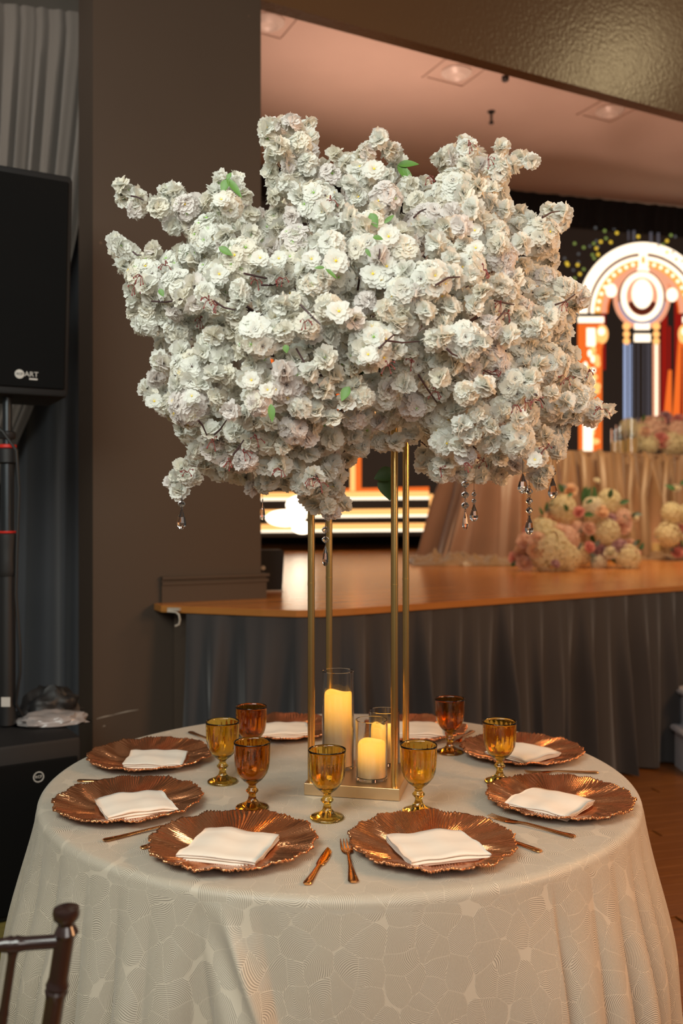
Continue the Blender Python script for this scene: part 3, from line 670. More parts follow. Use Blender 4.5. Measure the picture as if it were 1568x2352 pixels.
# ------------------------------------------------------------------ dining table cloth
TX, TY, TZ, TR = -0.004, 2.397, 0.76, 0.757
def sstep(a, b, x):
    k = max(0.0, min(1.0, (x-a)/(b-a))); return k*k*(3-2*k)
def cloth():
    n = 1500
    rows = []   # (kind, value)
    for r in (0.0, 0.15, 0.3, 0.45, 0.6, 0.7, TR-0.03, TR-0.018): rows.append(('top', r))
    for k in range(1, 7): rows.append(('edge', k/6))
    for k in range(1, 71): rows.append(('drop', k/70))
    rnd = random.Random(11)
    peaks = []
    def wrap(a): return (a+PI) % (2*PI)-PI
    # (angle deg, width deg, amplitude, start drop, shear)
    P = [(-84-22, 3.2, 0.030, 0.03, 0.20), (-84-31, 3.0, 0.018, 0.02, 0.0), (-121, 2.6, 0.024, 0.05, 0.03), (-128, 3.0, 0.020, 0.03, 0.0), (-136, 3.2, 0.028, 0.05, -0.03), (-145, 3.0, 0.022, 0.05, 0), (-153, 3.4, 0.028, 0.05, 0),
         (-162, 3, 0.02, 0.05, 0), (-171, 3.4, 0.03, 0.05, 0), (179, 3.2, 0.024, 0.05, 0), (-52, 3.2, 0.018, 0.10, 0.0), (-45, 3.0, 0.022, 0.08, 0), (-38, 2.8, 0.026, 0.05, 0), (-30.5, 2.6, 0.024, 0.05, 0), (-23, 2.8, 0.026, 0.05, 0), (-15, 3, 0.024, 0.05, 0), (-6, 3, 0.026, 0.05, 0), (3, 3, 0.022, 0.05, 0)]
    for a in range(14, 172, 9): P.append((a+rnd.uniform(-2, 2), 3.2, rnd.uniform(0.018, 0.03), 0.05, 0))
    vs = []; uvs = []; fs = []
    for kind, v in rows:
        for i in range(n):
            a = 2*PI*i/n; deg = math.degrees(a); 
            if kind == 'top':
                r = v; z = TZ; rho = v
            elif kind == 'edge':
                th = v*PI/2; r = TR-0.018+0.018*math.sin(th); z = TZ-0.018*(1-math.cos(th)); rho = TR-0.018+0.018*th
            else:
                t = v; drop = 0.018+(TZ-0.018-0.006)*t
                z = TZ-drop; rho = TR+0.01+drop
                r = TR+0.052*t**0.9+0.03*sstep(0.6, 1.0, t)*t
                off = 0
                hgt = -0.006
                for (pa, w_, am, st, sh) in P:
                    dd = math.degrees(wrap(a-R_(pa)-sh*t))/(w_*1.45)
                    if abs(dd) < 1.6: hgt = max(hgt, am*2.3*(1-dd*dd)-0.004)
                off += hgt*sstep(-0.05, 0.5, t)
                # diagonal crease in front left
                cc = math.degrees(wrap(a-R_(-107.5+8.5*min(1.3, t/0.3)**0.85)))
                off += (0.016*math.exp(-(cc/0.9)**2) - 0.012*math.exp(-((cc+2.6)/1.9)**2))*sstep(0.0, 0.15, t)
                # overlapping edge at right of the front panel
                c2 = math.degrees(wrap(a-R_(-57.5+1.5*t)))
                off += (0.026*math.exp(-(c2/9.0)**2) if c2 < 0 else 0.026*math.exp(-(c2/0.45)**2))*sstep(0.0, 0.35, t)
                off += 0.006*math.sin(a*7+t*4)*t + 0.004*math.sin(a*17+2+t*9)*t
                r += off
            x = r*math.cos(a); y = r*math.sin(a)
            vs.append((TX+x, TY+y, z)); uvs.append((rho*math.cos(a), rho*math.sin(a)))
    R2 = len(rows)
    for j in range(R2-1):
        for i in range(n):
            a = j*n+i; b = j*n+(i+1) % n
            if j == 0:
                fs.append((a, a+n, b+n))
            else: fs.append((a, a+n, b+n, b))
    me = bpy.data.meshes.new('tablecloth'); me.from_pydata(vs, [], fs); me.update()
    uv = me.uv_layers.new(name='fabric')
    idx = np.zeros(len(me.loops), dtype=np.int32); me.loops.foreach_get('vertex_index', idx)
    uv.data.foreach_set('uv', np.array(uvs)[idx].ravel())
    o = link('tablecloth', me, M['cloth'], None, True)
    tag(o, 'ivory damask cloth over the round dining table, hanging to the floor', 'tablecloth')
cloth()

# ------------------------------------------------------------------ charger plates
def charger_mesh():
    n = 900; rs = np.concatenate([np.linspace(0.0, 0.082, 4), np.linspace(0.090, 0.150, 9), np.linspace(0.156, 0.171, 5)])
    vs = []; fs = []
    rnd = random.Random(3)
    lob = [(rnd.uniform(0, 6.28)) for _ in range(6)]
    def rim(a): 
        s = abs(math.sin(a*6.5+0.5*math.sin(a*3+lob[0])))**0.6
        s2 = abs(math.sin(a*18+1.1*math.sin(a*4+lob[1])))
        return 0.945+0.050*s+0.030*s2+0.010*math.sin(a*75)
    def top(r, a):
        k = max(0, (r-0.085)/0.087)
        z = 0.004+0.020*k**1.25+0.0030*k*math.sin(a*13+lob[2])*math.sin(a*4+lob[4])
        # swirling ribs
        g = math.sin(a*150+9*math.sin(a*5+lob[3])*(r/0.17)+3.5*math.sin(a*13+r*40)*(r/0.17)**2)
        z += 0.0018*g*(0.6+0.4*math.sin(a*11+r*50))*min(1, max(0, (r-0.05)/0.05))
        return z
    for side in (0, 1):
        for r in rs:
            for i in range(n):
                a = 2*PI*i/n; rr = r*(1+(rim(a)-1)*(r/0.171)**3)
                z = top(r, a) if side == 0 else max(0.0, top(r, a)-0.004)
                vs.append((rr*math.cos(a), rr*math.sin(a), z))
    m_ = len(rs)
    for side in (0, 1):
        o = side*m_*n
        for j in range(m_-1):
            for i in range(n):
                a = o+j*n+i; b = o+j*n+(i+1) % n
                if side == 0: fs.append((a, a+n, b+n, b))
                else: fs.append((b, b+n, a+n, a))
    for i in range(n):
        a = (m_-1)*n+i; b = (m_-1)*n+(i+1) % n; fs.append((a, a+m_*n, b+m_*n, b))
    me = bpy.data.meshes.new('charger_plate'); me.from_pydata(vs, [], fs); me.update()
    me.materials.append(M['charger']); me.polygons.foreach_set('use_smooth', [True]*len(me.polygons))
    return me
CHM = charger_mesh()
def napkin_mesh(seed, w_=0.165, d=0.148):
    """a square of cotton folded in layers: a continuous folded ribbon swept along its width"""
    rnd = random.Random(seed)
    th = 0.0019; layers = 6
    prof = []   # (y, z) centre line of the ribbon
    z = 0.002; y0, y1 = -d/2, d/2
    cur = y1
    for L in range(layers):
        inset_ = rnd.uniform(0, 0.008)
        a, b = (y1-inset_, y0+inset_*0.7) if L % 2 == 0 else (y0+inset_*0.7, y1-inset_)
        for k in range(9): prof.append((a+(b-a)*k/8, z))
        nz = z+0.0030
        if L < layers-1:
            sgn = -1 if b < a else 1
            prof.append((b+sgn*0.0022, (z+nz)/2))
        z = nz
    P = [Vector((0, p[0], p[1])) for p in prof]
    outer = []; inner = []
    for i, p in enumerate(P):
        t = (P[min(i+1, len(P)-1)]-P[max(i-1, 0)]).normalized(); n = Vector((0, -t.z, t.y))
        outer.append(p+n*th/2); inner.append(p-n*th/2)
    ring = outer+inner[::-1]
    nx = 14; vs = []; fs = []; m_ = len(ring)
    for j in range(nx+1):
        u = j/nx-0.5
        for q in ring:
            top = q.z/0.018
            x = u*w_*(1-0.03*(1-top))
            e = 1-abs(u*2)**6*0.18
            zz = q.z*e*(0.80+0.35*noise.noise(Vector((u*3+seed, q.y*14, 0)))*top+0.2*math.cos(u*3)*math.cos(q.y*14))
            zz += 0.0016*top*math.sin((q.y+u*0.02)*90+seed)+0.0012*top*math.exp(-((q.y-0.03)/0.004)**2)
            vs.append((x+0.004*noise.noise(Vector((q.y*20, q.z*100, seed+u*2))), q.y+0.004*top*noise.noise(Vector((u*5, seed*1.3, q.z*90))), max(0.0003, zz)))
    for j in range(nx):
        for i in range(m_):
            a = j*m_+i; b = j*m_+(i+1) % m_; fs.append((a, b, b+m_, a+m_))
    for j, rev in ((0, True), (nx, False)):
        # close each end strip by strip
        h = len(outer)
        for i in range(h-1):
            q = (j*m_+i, j*m_+i+1, j*m_+m_-2-i, j*m_+m_-1-i); fs.append(q if rev else q[::-1])
    me = bpy.data.meshes.new('folded_napkin'); me.from_pydata(vs, [], fs); me.update()
    me.materials.append(M['napkin']); me.polygons.foreach_set('use_smooth', [True]*len(me.polygons))
    return me
plates = [  # px x, y, own rotation, napkin px x, y, yaw, labels
    (535, 1940, 20, 526, 1943, -14, 0.165, 'front left of the table', 'left of the front knife'),
    (992, 1940, 75, 1003, 1944, 16, 0.168, 'front right of the table', 'right of the front fork'),
    (295, 1845, 140, 312, 1847, 26, 0.160, 'left, the nearer of two', 'at left, the nearer of two'),
    (345, 1740, 200, 359, 1741, 3, 0.158, 'left, the further of two', 'at left, the further of two'),
    (1284, 1839, 250, 1262, 1842, -40, 0.160, 'right, the nearer of two', 'at right, the nearer of two'),
    (1197, 1728, 300, 1200, 1727, -52, 0.155, 'right, the further of two', 'behind the rightmost yellow goblet'),
    (655, 1676, 10, 652, 1676, 8, 0.155, 'back left of the table', 'behind the tall candle, left of the posts'),
    (945, 1678, 100, 962, 1676, -4, 0.155, 'back right of the table', 'behind the right posts')]
cw = ['rose gold ruffled charger plate at the ', 'ivory napkin folded square on the charger ']
for k, (x, y, rot, nx_, ny_, yaw, wd, l1, l2) in enumerate(plates):
    p = onz(x, y, TZ+0.008)
    o = bpy.data.objects.new('charger_plate', CHM); C.objects.link(o); o.location = (p.x, p.y, TZ+0.0008); o.rotation_euler = (0, 0, R_(rot))
    tag(o, cw[0]+l1, 'charger plate', 'ruffled charger plates round the table')
    q = onz(nx_, ny_, TZ+0.018)
    o = bpy.data.objects.new('folded_napkin', napkin_mesh(k+1, wd, wd*0.93)); C.objects.link(o)
    o.location = (q.x, q.y, TZ+0.0088); o.rotation_euler = (R_(random.uniform(-1.5, 1.5)), R_(random.uniform(-1, 1)), R_(yaw))
    tag(o, cw[1]+l2, 'napkin', 'folded napkins on the charger plates')

# ------------------------------------------------------------------ goblets
def goblet(mk):
    outp = [(0.0, 0.0), (0.036, 0.0), (0.0388, 0.0015), (0.0390, 0.004), (0.036, 0.0065), (0.026, 0.0100), (0.016, 0.0150), (0.0105, 0.0215), (0.0085, 0.029), (0.0085, 0.034),
            (0.0108, 0.0365), (0.0145, 0.0405), (0.0148, 0.0430), (0.0115, 0.0465), (0.0088, 0.050), (0.0088, 0.055), (0.0105, 0.0575), (0.0155, 0.062), (0.0225, 0.068), (0.0290, 0.075), (0.0345, 0.084),
            (0.0382, 0.094), (0.0402, 0.105), (0.0412, 0.118), (0.0418, 0.132), (0.0422, 0.143), (0.0428, 0.151), (0.0434, 0.1555), (0.0428, 0.1572)]
    inn = [(0.0420, 0.1572), (0.0410, 0.152), (0.0398, 0.135), (0.0388, 0.115), (0.0368, 0.102), (0.0330, 0.088), (0.0270, 0.077), (0.0180, 0.069), (0.008, 0.0655), (0.0, 0.065)]
    def fn(r, z, a):
        if z > 0.1568 or (r, z) in inn: return r
        if 0.104 < z < 0.150:
            return r*(1+0.030*abs(math.cos(a*10))-0.012)
        if 0.062 < z <= 0.104:
            return r*(1+0.05*abs(math.cos(a*7+(z-0.083)*110)*math.cos(a*7-(z-0.083)*110))-0.015)
        if 0.008 < z < 0.03: return r*(1+0.015*math.cos(a*10))
        return r
    bm = bmesh.new(); lathe(bm, outp+inn, 80, fn=fn, caps=False)
    bmesh.ops.remove_doubles(bm, verts=bm.verts, dist=1e-6)
    me = bpy.data.meshes.new('goblet'); bmesh.ops.recalc_face_normals(bm, faces=bm.faces); bm.to_mesh(me); bm.free()
    me.materials.append(M[mk]); me.polygons.foreach_set('use_smooth', [True]*len(me.polygons))
    return me
GY, GD = goblet('amber'), goblet('amber_dark')
for (x, y, dark, lab) in ((577, 1752, 1, 'dark amber pressed glass goblet at the back left of the table'), (511, 1797, 0, 'yellow amber goblet between the left chargers and the dark ones'),
                          (579, 1857, 1, 'dark amber goblet behind the front left charger'), (751, 1880, 0, 'yellow amber goblet in front of the gold base, left of the candles'),
                          (961, 1866, 0, 'yellow amber goblet behind the front right charger, beside the gold base'), (1033, 1729, 1, 'dark amber goblet right of the posts, towards the back'),
                          (1147, 1797, 0, 'yellow amber goblet standing before the right rear charger')):
    p = onz(x, y, TZ)
    o = bpy.data.objects.new('goblet', GD if dark else GY); C.objects.link(o); o.location = (p.x, p.y, TZ+0.0005); o.rotation_euler = (0, 0, random.uniform(0, 6))
    tag(o, lab, 'goblet', 'pressed glass goblets on the dining table')

# ------------------------------------------------------------------ cutlery (built lying along +y, tip at +y)
def knife_parts():
    bm = bmesh.new(); loft(bm, [(0, -0.105, 0.003, 0.0055, 0.0022), (0, -0.100, 0.003, 0.0085, 0.0030), (0, -0.08, 0.003, 0.0078, 0.0032), (0, -0.04, 0.003, 0.0056, 0.0030), (0, -0.012, 0.003, 0.0046, 0.0030), (0, 0.0, 0.003, 0.0056, 0.0030)], 12); h = bm
    bm2 = bmesh.new(); loft(bm2, [(0, 0.0, 0.003, 0.0050, 0.0025), (0.001, 0.006, 0.003, 0.0085, 0.0016), (0.001, 0.03, 0.003, 0.0100, 0.0013), (0.0005, 0.065, 0.003, 0.0096, 0.0011), (-0.001, 0.088, 0.003, 0.0075, 0.0009), (-0.004, 0.103, 0.003, 0.0040, 0.0007), (-0.006, 0.110, 0.003, 0.0008, 0.0004)], 12)
    return h, bm2
def fork_parts():
    h = bmesh.new(); loft(h, [(0, -0.10, 0.0035, 0.006, 0.0016), (0, -0.095, 0.0035, 0.0105, 0.0020), (0, -0.07, 0.0035, 0.0080, 0.0022), (0, -0.03, 0.005, 0.0042, 0.0024), (0, 0.01, 0.0065, 0.0030, 0.0022), (0, 0.03, 0.0050, 0.0045, 0.0016)], 12)
    t = bmesh.new(); loft(t, [(0, 0.028, 0.005, 0.0045, 0.0016), (0, 0.036, 0.0038, 0.0105, 0.0013), (0, 0.050, 0.0026, 0.0122, 0.0012), (0, 0.056, 0.0024, 0.0120, 0.0012)], 12)
    for x in (-0.0103, -0.0035, 0.0035, 0.0103):
        loft(t, [(x, 0.054, 0.0024, 0.0021, 0.0012), (x*0.98, 0.08, 0.0030, 0.0017, 0.0011), (x*0.93, 0.100, 0.0060, 0.0008, 0.0006)], 6)
    return h, t
def cut_proto(kind):
    t = thing(kind, 'x', kind)
    h, b = knife_parts() if kind == 'knife' else fork_parts()
    bmobj('handle', h, M['copper'], t, True); bmobj('blade' if kind == 'knife' else 'tines', b, M['copper'], t, True)
    return t
proto = {'knife': None, 'fork': None}
def place_cut(kind, tip, end, lab):
    a = onz(tip[0], tip[1], TZ+0.003); b = onz(end[0], end[1], TZ+0.003)
    if proto[kind] is None: proto[kind] = cut_proto(kind); o = proto[kind]
    else: o = copy_tree(proto[kind])
    d = (a-b); L = d.length; full = 0.215 if kind == 'knife' else 0.20
    u = d.normalized(); base = b+u*(0.105 if kind == 'knife' else 0.10)
    o.location = (base.x, base.y, TZ+0.0005); o.rotation_euler = (0, 0, math.atan2(u.y, u.x)-PI/2)
    s = L/full
    if 0.8 < s < 1.25: o.scale = (1, s, 1); base = b+u*(0.105 if kind == 'knife' else 0.10)*s; o.location.x = base.x; o.location.y = base.y
    tag(o, lab, kind, 'rose gold cutlery round the table')
place_cut('knife', (759, 1947), (704, 2031), 'rose gold knife lying at the front of the table, right of the left charger')
place_cut('fork', (792, 1930), (812, 2027), 'rose gold fork lying at the front, left of the right charger')
place_cut('fork', (466, 1881), (237, 1931), 'dark gold fork between the left chargers, tines by the front left charger')
place_cut('knife', (455, 1915), (311, 1951), 'gold knife mostly under the front left charger, end showing at its left')
place_cut('fork', (1123, 1874), (1320, 1922), 'gold fork lying between the front right and right chargers')
place_cut('knife', (1120, 1912), (1253, 1960), 'rose gold knife tucked under the front right charger, handle to the right')
place_cut('fork', (1205, 1774), (1373, 1774), 'gold fork lying between the two right chargers')
place_cut('knife', (1250, 1796), (1409, 1806), 'gold knife hidden by the right charger, only its end showing behind the rim')
place_cut('knife', (330, 1796), (178, 1793), 'dark gold knife between the two left chargers')
place_cut('fork', (520, 1716), (436, 1681), 'dark gold fork behind the yellow goblet at back left')
place_cut('fork', (1040, 1712), (1085, 1679), 'rose gold fork right of the dark goblet at back right')

# ------------------------------------------------------------------ gold stand
sw = Vector((0.9784, -0.2067, 0)); se = Vector((0.2067, 0.9784, 0))
SC = Vector((0.0474, 2.323, TZ)); SROT = math.atan2(sw.y, sw.x)
st = thing('flower_stand', 'tall gold metal stand of four posts on a flat box base', 'flower stand', SC, SROT)
bm = bmesh.new(); box(bm, (0, 0, 0.0155), (0.236, 0.230, 0.029), 0, 0.0012); bmobj('base', bm, M['brass_pale'], st)
for sx in (-1, 1):
    for sy in (-1, 1):
        bm = bmesh.new(); lathe(bm, [(0.0088, 0.030), (0.0088, 0.5148), (0.0088, 0.515), (0.0095, 0.5151), (0.0095, 0.5205), (0.0088, 0.5206), (0.0088, 0.521), (0.0088, 1.02)], 20, (sx*0.1035, sy*0.1, 0)); bmobj('post', bm, M['brass'], st, True)
bm = bmesh.new()
box(bm, (0, 0, 1.022), (0.24, 0.24, 0.006), 0, 0.001); bmobj('top_plate', bm, M['brass'], st)

# candles in glass cylinders
def candle_set(x, yb, rimy, r, ctop, lab1, lab2, key):
    zb = TZ+0.0305
    p = onz(x, yb, zb); H = (yb-rimy)/F*p.y
    ch = (yb-ctop)/F*p.y-0.003
    bm = bmesh.new(); lathe(bm, [(0, 0), (r-0.001, 0), (r, 0.002), (r, H-0.001), (r-0.0012, H), (r-0.0024, H-0.001), (r-0.0024, 0.009), (r-0.006, 0.0065), (0, 0.0065)], 56, caps=False)
    bmesh.ops.remove_doubles(bm, verts=bm.verts, dist=1e-6)
    o = bmobj('glass_cylinder', bm, M['glass'], None, True); o.location = (p.x, p.y, zb)
    tag(o, lab1, 'candle holder', 'glass cylinders holding candles')
    cr = r-0.0062; z0 = 0.0072
    bm = bmesh.new()
    def fn(rr, z, a):
        return rr
    n = 40; rings = []
    prof = [(0, 0), (cr, 0), (cr, (ch-z0)*0.4), (cr, (ch-z0)*0.75), (cr, ch-z0-0.006), (cr-0.001, ch-z0-0.001), (cr-0.003, ch-z0), (cr-0.006, ch-z0-0.003), (cr*0.5, ch-z0-0.010), (0, ch-z0-0.011)]
    for (rr, z) in prof:
        ring = []
        for i in range(n):
            a = 2*PI*i/n
            dz = (0.0022*math.sin(a*2+x)+0.0018*math.sin(a*3+1)) if z > (ch-z0)*0.8 else 0
            ring.append(bm.verts.new((rr*math.cos(a), rr*math.sin(a), z+dz)))
        rings.append(ring)
    for A, B in zip(rings, rings[1:]):
        for i in range(n): bm.faces.new((A[i], A[(i+1) % n], B[(i+1) % n], B[i]))
    bmesh.ops.remove_doubles(bm, verts=bm.verts, dist=1e-6)
    t = thing('pillar_candle', lab2, 'candle', (p.x, p.y, zb+z0), 0, 'glowing pillar candles')
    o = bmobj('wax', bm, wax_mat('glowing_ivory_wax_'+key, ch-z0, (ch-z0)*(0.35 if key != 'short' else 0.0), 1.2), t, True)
candle_set(776, 1762, 1540, 0.0415, 1586, 'tallest clear glass cylinder, between the left posts', 'tall glowing candle inside the tallest glass cylinder', 'tall')
candle_set(853, 1788, 1652, 0.0400, 1698, 'short clear glass cylinder at the front of the gold base', 'short glowing candle in the front glass cylinder', 'short')
candle_set(882, 1752, 1631, 0.0410, 1660, 'glass cylinder behind the right front post', 'glowing candle partly hidden behind the right front post', 'mid')

# ------------------------------------------------------------------ mahogany chair with bamboo turned rails
def bamboo(bm, a, b, r, rings, n=14):
    a = Vector(a); b = Vector(b); pts = []; rad = []
    L = (b-a).length
    marks = sorted(rings)
    ks = [0.0]
    for m_ in marks: ks += [m_-0.016/L, m_-0.010/L, m_-0.004/L, m_, m_+0.004/L, m_+0.010/L, m_+0.016/L]
    ks.append(1.0)
    for k in ks:
        pts.append(a.lerp(b, min(1, max(0, k))))
        dm = min([abs(k-m_)*L for m_ in marks] or [1])
        rad.append(r*(1.22 if dm < 0.006 and dm > 0.002 else 1.06 if dm <= 0.002 else (1.08 if dm < 0.012 else 1.0)))
    tube(bm, pts, rad, n)
chx, chy = -0.382, 1.268
ch = thing('banquet_chair', 'dark mahogany chair with bamboo turned back at lower left beside the cloth', 'chair', (chx, chy, 0.0), R_(10))
def cpart(name, a, b, r, rings, finial=False):
    bm = bmesh.new(); bamboo(bm, a, b, r, rings)
    if finial:
        b = Vector(b); lathe(bm, [(r*1.0, -0.012), (r*1.25, -0.006), (r*1.05, 0.0), (r*0.85, 0.005), (r*0.95, 0.009), (r*1.3, 0.014), (r*1.4, 0.021), (r*1.3, 0.028), (r*0.8, 0.031), (0, 0.0315)], 16, b)
    return bmobj(name, bm, M['chair'], ch, True)
lean = 0.155
def bp(x, z, back=0.0):   # point on the chair back plane, local
    return (x+lean*(z-0.88)*1.0*(1 if x > -0.2 else 0.9), -0.0+0.10*(0.88-z)*0.6, z)
XW = -0.40
cpart('back_post', (bp(0, 0.02)[0]+0.07, 0.10, 0.0), bp(0, 0.45), 0.0145, [0.35, 0.75])
cpart('back_post', bp(0, 0.45), bp(0, 0.876), 0.0135, [0.26, 0.56, 0.80], True)
cpart('back_post', (bp(XW, 0.02)[0]+0.03, 0.10, 0.0), bp(XW, 0.45), 0.0145, [0.35, 0.75])
cpart('back_post', bp(XW, 0.45), bp(XW, 0.876), 0.0135, [0.26, 0.56, 0.80], True)
cpart('top_rail', bp(-0.005, 0.858), bp(XW+0.005, 0.862), 0.0095, [0.16, 0.5, 0.84])
cpart('lower_rail', bp(-0.005, 0.56), bp(XW+0.005, 0.56), 0.009, [0.3, 0.7])
for k in range(1, 6):
    x = XW*k/6; cpart('spindle', bp(x, 0.56), bp(x, 0.856), 0.0062, [0.30, 0.66, 0.985])
bm = bmesh.new(); box(bm, (XW/2-0.06, 0.24, 0.445), (0.40, 0.38, 0.025), 0, 0.006); bmobj('seat', bm, M['chair'], ch, True)
for x in (-0.02-0.06, XW+0.02-0.06): cpart('front_leg', (x, 0.42, 0), (x, 0.42, 0.435), 0.015, [0.3, 0.7])
for z in (0.16, 0.27): cpart('stretcher', (-0.06, 0.08, z), (-0.08, 0.42, z), 0.008, [0.5])
cpart('stretcher', (-0.06, 0.42, 0.2), (XW-0.04, 0.42, 0.2), 0.008, [0.5])

# ------------------------------------------------------------------ blossom arrangement
def blossom_data(seed, rings=((8, 1.0, -2), (7, 0.84, 12), (5, 0.62, 28)), nu=4, nv=2, spread=1.0):
    """unit radius double blossom facing +z, petals with notched tips"""
    rnd = random.Random(seed); vs = []; fs = []
    for (n, L, el) in rings:
        a0 = rnd.uniform(0, 6.28)
        for k in range(n):
            a = a0+2*PI*k/n+rnd.uniform(-.15, .15); e = R_(el+rnd.uniform(-9, 9)); LL = L*rnd.uniform(0.88, 1.08); W = LL*rnd.uniform(0.50, 0.62)*(6/n)**0.6
            ca, sa_ = math.cos(a), math.sin(a); base = len(vs); curl = rnd.uniform(-0.10, 0.22); roll = rnd.uniform(-0.25, 0.25)
            for j in range(nv+1):
                v = j/nv; wv = (0.16+0.84*math.sin(min(1, v*1.15)*PI*0.5)**1.1)*(1.0 if j < nv else 0.86)
                for i in range(nu+1):
                    u = i/nu*2-1
                    r = 0.03+LL*v*(1-0.10*abs(u)**2*(v))
                    if j == nv: r += LL*(-0.07 if i == nu//2 else 0.0)+LL*rnd.uniform(-0.03, 0.03)
                    if j == nv and abs(u) == 1: r -= LL*0.17
                    h = r*math.sin(e)-curl*v*v*LL+0.09*u*u*v*LL+roll*0.6*u*W*0.5*v+rnd.uniform(-0.035, 0.035)*v
                    rr = r*math.cos(e); x = rr; y = u*wv*W*(0.84 if j == nv and abs(u) == 1 else 1.0)
                    vs.append((x*ca-y*sa_, x*sa_+y*ca, h))
            for j in range(nv):
                for i in range(nu):
                    q = base+j*(nu+1)+i; fs.append((q, q+nu+1, q+nu+2, q+1))
    npet = len(fs)
    c = len(vs)
    for k in range(6): vs.append((0.10*math.cos(k*PI/3), 0.10*math.sin(k*PI/3), 0.13))
    vs.append((0, 0, 0.24))
    for k in range(6): fs.append((c+k, c+(k+1) % 6, c+6))
    for k in range(6):   # stamens
        a = k*PI/3+0.3; b = len(vs)
        vs += [(0.07*math.cos(a), 0.07*math.sin(a), 0.14), (0.22*math.cos(a+.1), 0.22*math.sin(a+.1), 0.24), (0.22*math.cos(a-.12), 0.22*math.sin(a-.12), 0.26)]
        fs.append((b, b+1, b+2))
    return np.array(vs), fs, npet
VAR = [blossom_data(100+k) for k in range(5)]
LOWV = [blossom_data(200+k, ((6, 1.0, 12), (5, 0.7, 40)), 2, 1) for k in range(3)]
OUT = [(250, 430), (270, 404), (300, 412), (322, 432), (345, 428), (400, 402), (432, 420), (455, 440), (480, 408), (500, 388), (525, 384), (560, 400), (582, 430), (592, 470), (604, 482), (606, 430), (596, 390), (590, 345), (588, 280), (610, 262), (640, 256), (668, 244), (712, 244), (722, 272), (742, 302), (728, 340), (745, 362), (752, 330), (780, 322), (800, 340), (835, 312), (855, 282), (882, 278), (905, 300), (930, 325), (932, 372), (950, 395), (988, 396), (992, 352), (1012, 318), (1040, 322), (1062, 298), (1110, 302), (1112, 335), (1130, 340), (1132, 310), (1160, 306), (1185, 330), (1220, 345), (1248, 338), (1252, 362), (1228, 392), (1185, 412), (1178, 438), (1205, 450), (1212, 485), (1240, 470), (1270, 444), (1300, 446), (1325, 480), (1326, 525), (1302, 545), (1300, 590), (1285, 615), (1315, 630), (1355, 645), (1368, 690), (1345, 715), (1325, 740), (1322, 790), (1345, 820), (1385, 845), (1372, 870), (1368, 900), (1385, 918), (1415, 928), (1410, 965), (1385, 988), (1335, 985), (1315, 1000), (1330, 1040), (1290, 1062), (1280, 1085), (1268, 1120), (1225, 1128), (1195, 1098), (1150, 1120), (1100, 1125), (1040, 1120), (1002, 1134), (965, 1112), (948, 1075), (955, 1030), (905, 1040), (885, 1070), (872, 1048), (830, 1062), (800, 1085), (800, 1140), (816, 1168), (780, 1205), (735, 1205), (700, 1165), (650, 1135), (610, 1152), (560, 1135), (520, 1110), (470, 1092), (455, 1120), (420, 1148), (395, 1148), (364, 1112), (366, 1080), (392, 1055), (388, 1035), (415, 1040), (395, 1000), (355, 960), (322, 925), (304, 880), (332, 862), (335, 820), (345, 790), (300, 775), (285, 745), (278, 690), (268, 650), (262, 618), (246, 575), (248, 540), (278, 524), (300, 540), (320, 560), (345, 545), (372, 560), (402, 555), (408, 540), (370, 545), (352, 528), (358, 508), (330, 512), (290, 508), (262, 470)]
OUTN = np.array(OUT, float)
def dist_in(P):
    """signed distance (positive inside) of points to the outline polygon, in pixels"""
    P = np.atleast_2d(P).astype(float); A = OUTN; B = np.roll(OUTN, -1, 0)
    dmin = np.full(len(P), 1e9); ins = np.zeros(len(P), bool)
    for a, b in zip(A, B):
        ab = b-a; t = np.clip(((P-a)@ab)/(ab@ab), 0, 1); q = a+t[:, None]*ab
        dmin = np.minimum(dmin, np.hypot(*(P-q).T))
        cond = (a[1] > P[:, 1]) != (b[1] > P[:, 1])
        with np.errstate(divide='ignore', invalid='ignore'):
            xi = a[0]+(P[:, 1]-a[1])*(b[0]-a[0])/(b[1]-a[1] if b[1] != a[1] else 1e-9)
        ins ^= cond & (P[:, 0] < xi)
    return np.where(ins, dmin, -dmin)
rng = np.random.RandomState(5)
DC = 2.33
lumps = []   # x, y, d, radius (m), front?
def try_lumps(count, rmin, rmax, sep, front, deep=0.0):
    cand = np.stack([rng.uniform(240, 1420, count), rng.uniform(240, 1210, count)], 1); D = dist_in(cand)
    pts = []
    for (x, y), e in zip(cand, D):
        if e < rmin: continue
        r = min(e*0.98, rng.uniform(rmin*1.2, rmax))
        if r < rmin: continue
        ok = True
        for (X2, Y2, r2, *_ ) in pts:
            if (x-X2)**2+(y-Y2)**2 < (sep*(r+r2))**2: ok = False; break
        if ok: pts.append((x, y, r, e))
    for (x, y, r, e) in pts:
        k = min(1.0, e/300.0); s = math.sqrt(k*(2-k))
        dep = 0.50*s*(1-deep)+rng.uniform(-0.09, 0.05)
        d = DC-dep if front else DC+0.05+dep
        lumps.append((x, y, d, r/F*d, front))
try_lumps(6000, 24, 78, 0.56, True)
try_lumps(9000, 17, 30, 0.62, True)
try_lumps(2500, 40, 95, 0.62, False)
try_lumps(1200, 50, 95, 0.7, True, 0.45)
core = Vector((0.05, 2.33, 1.83))
bl = []   # x,y,z, nx,ny,nz, scale, kind, low
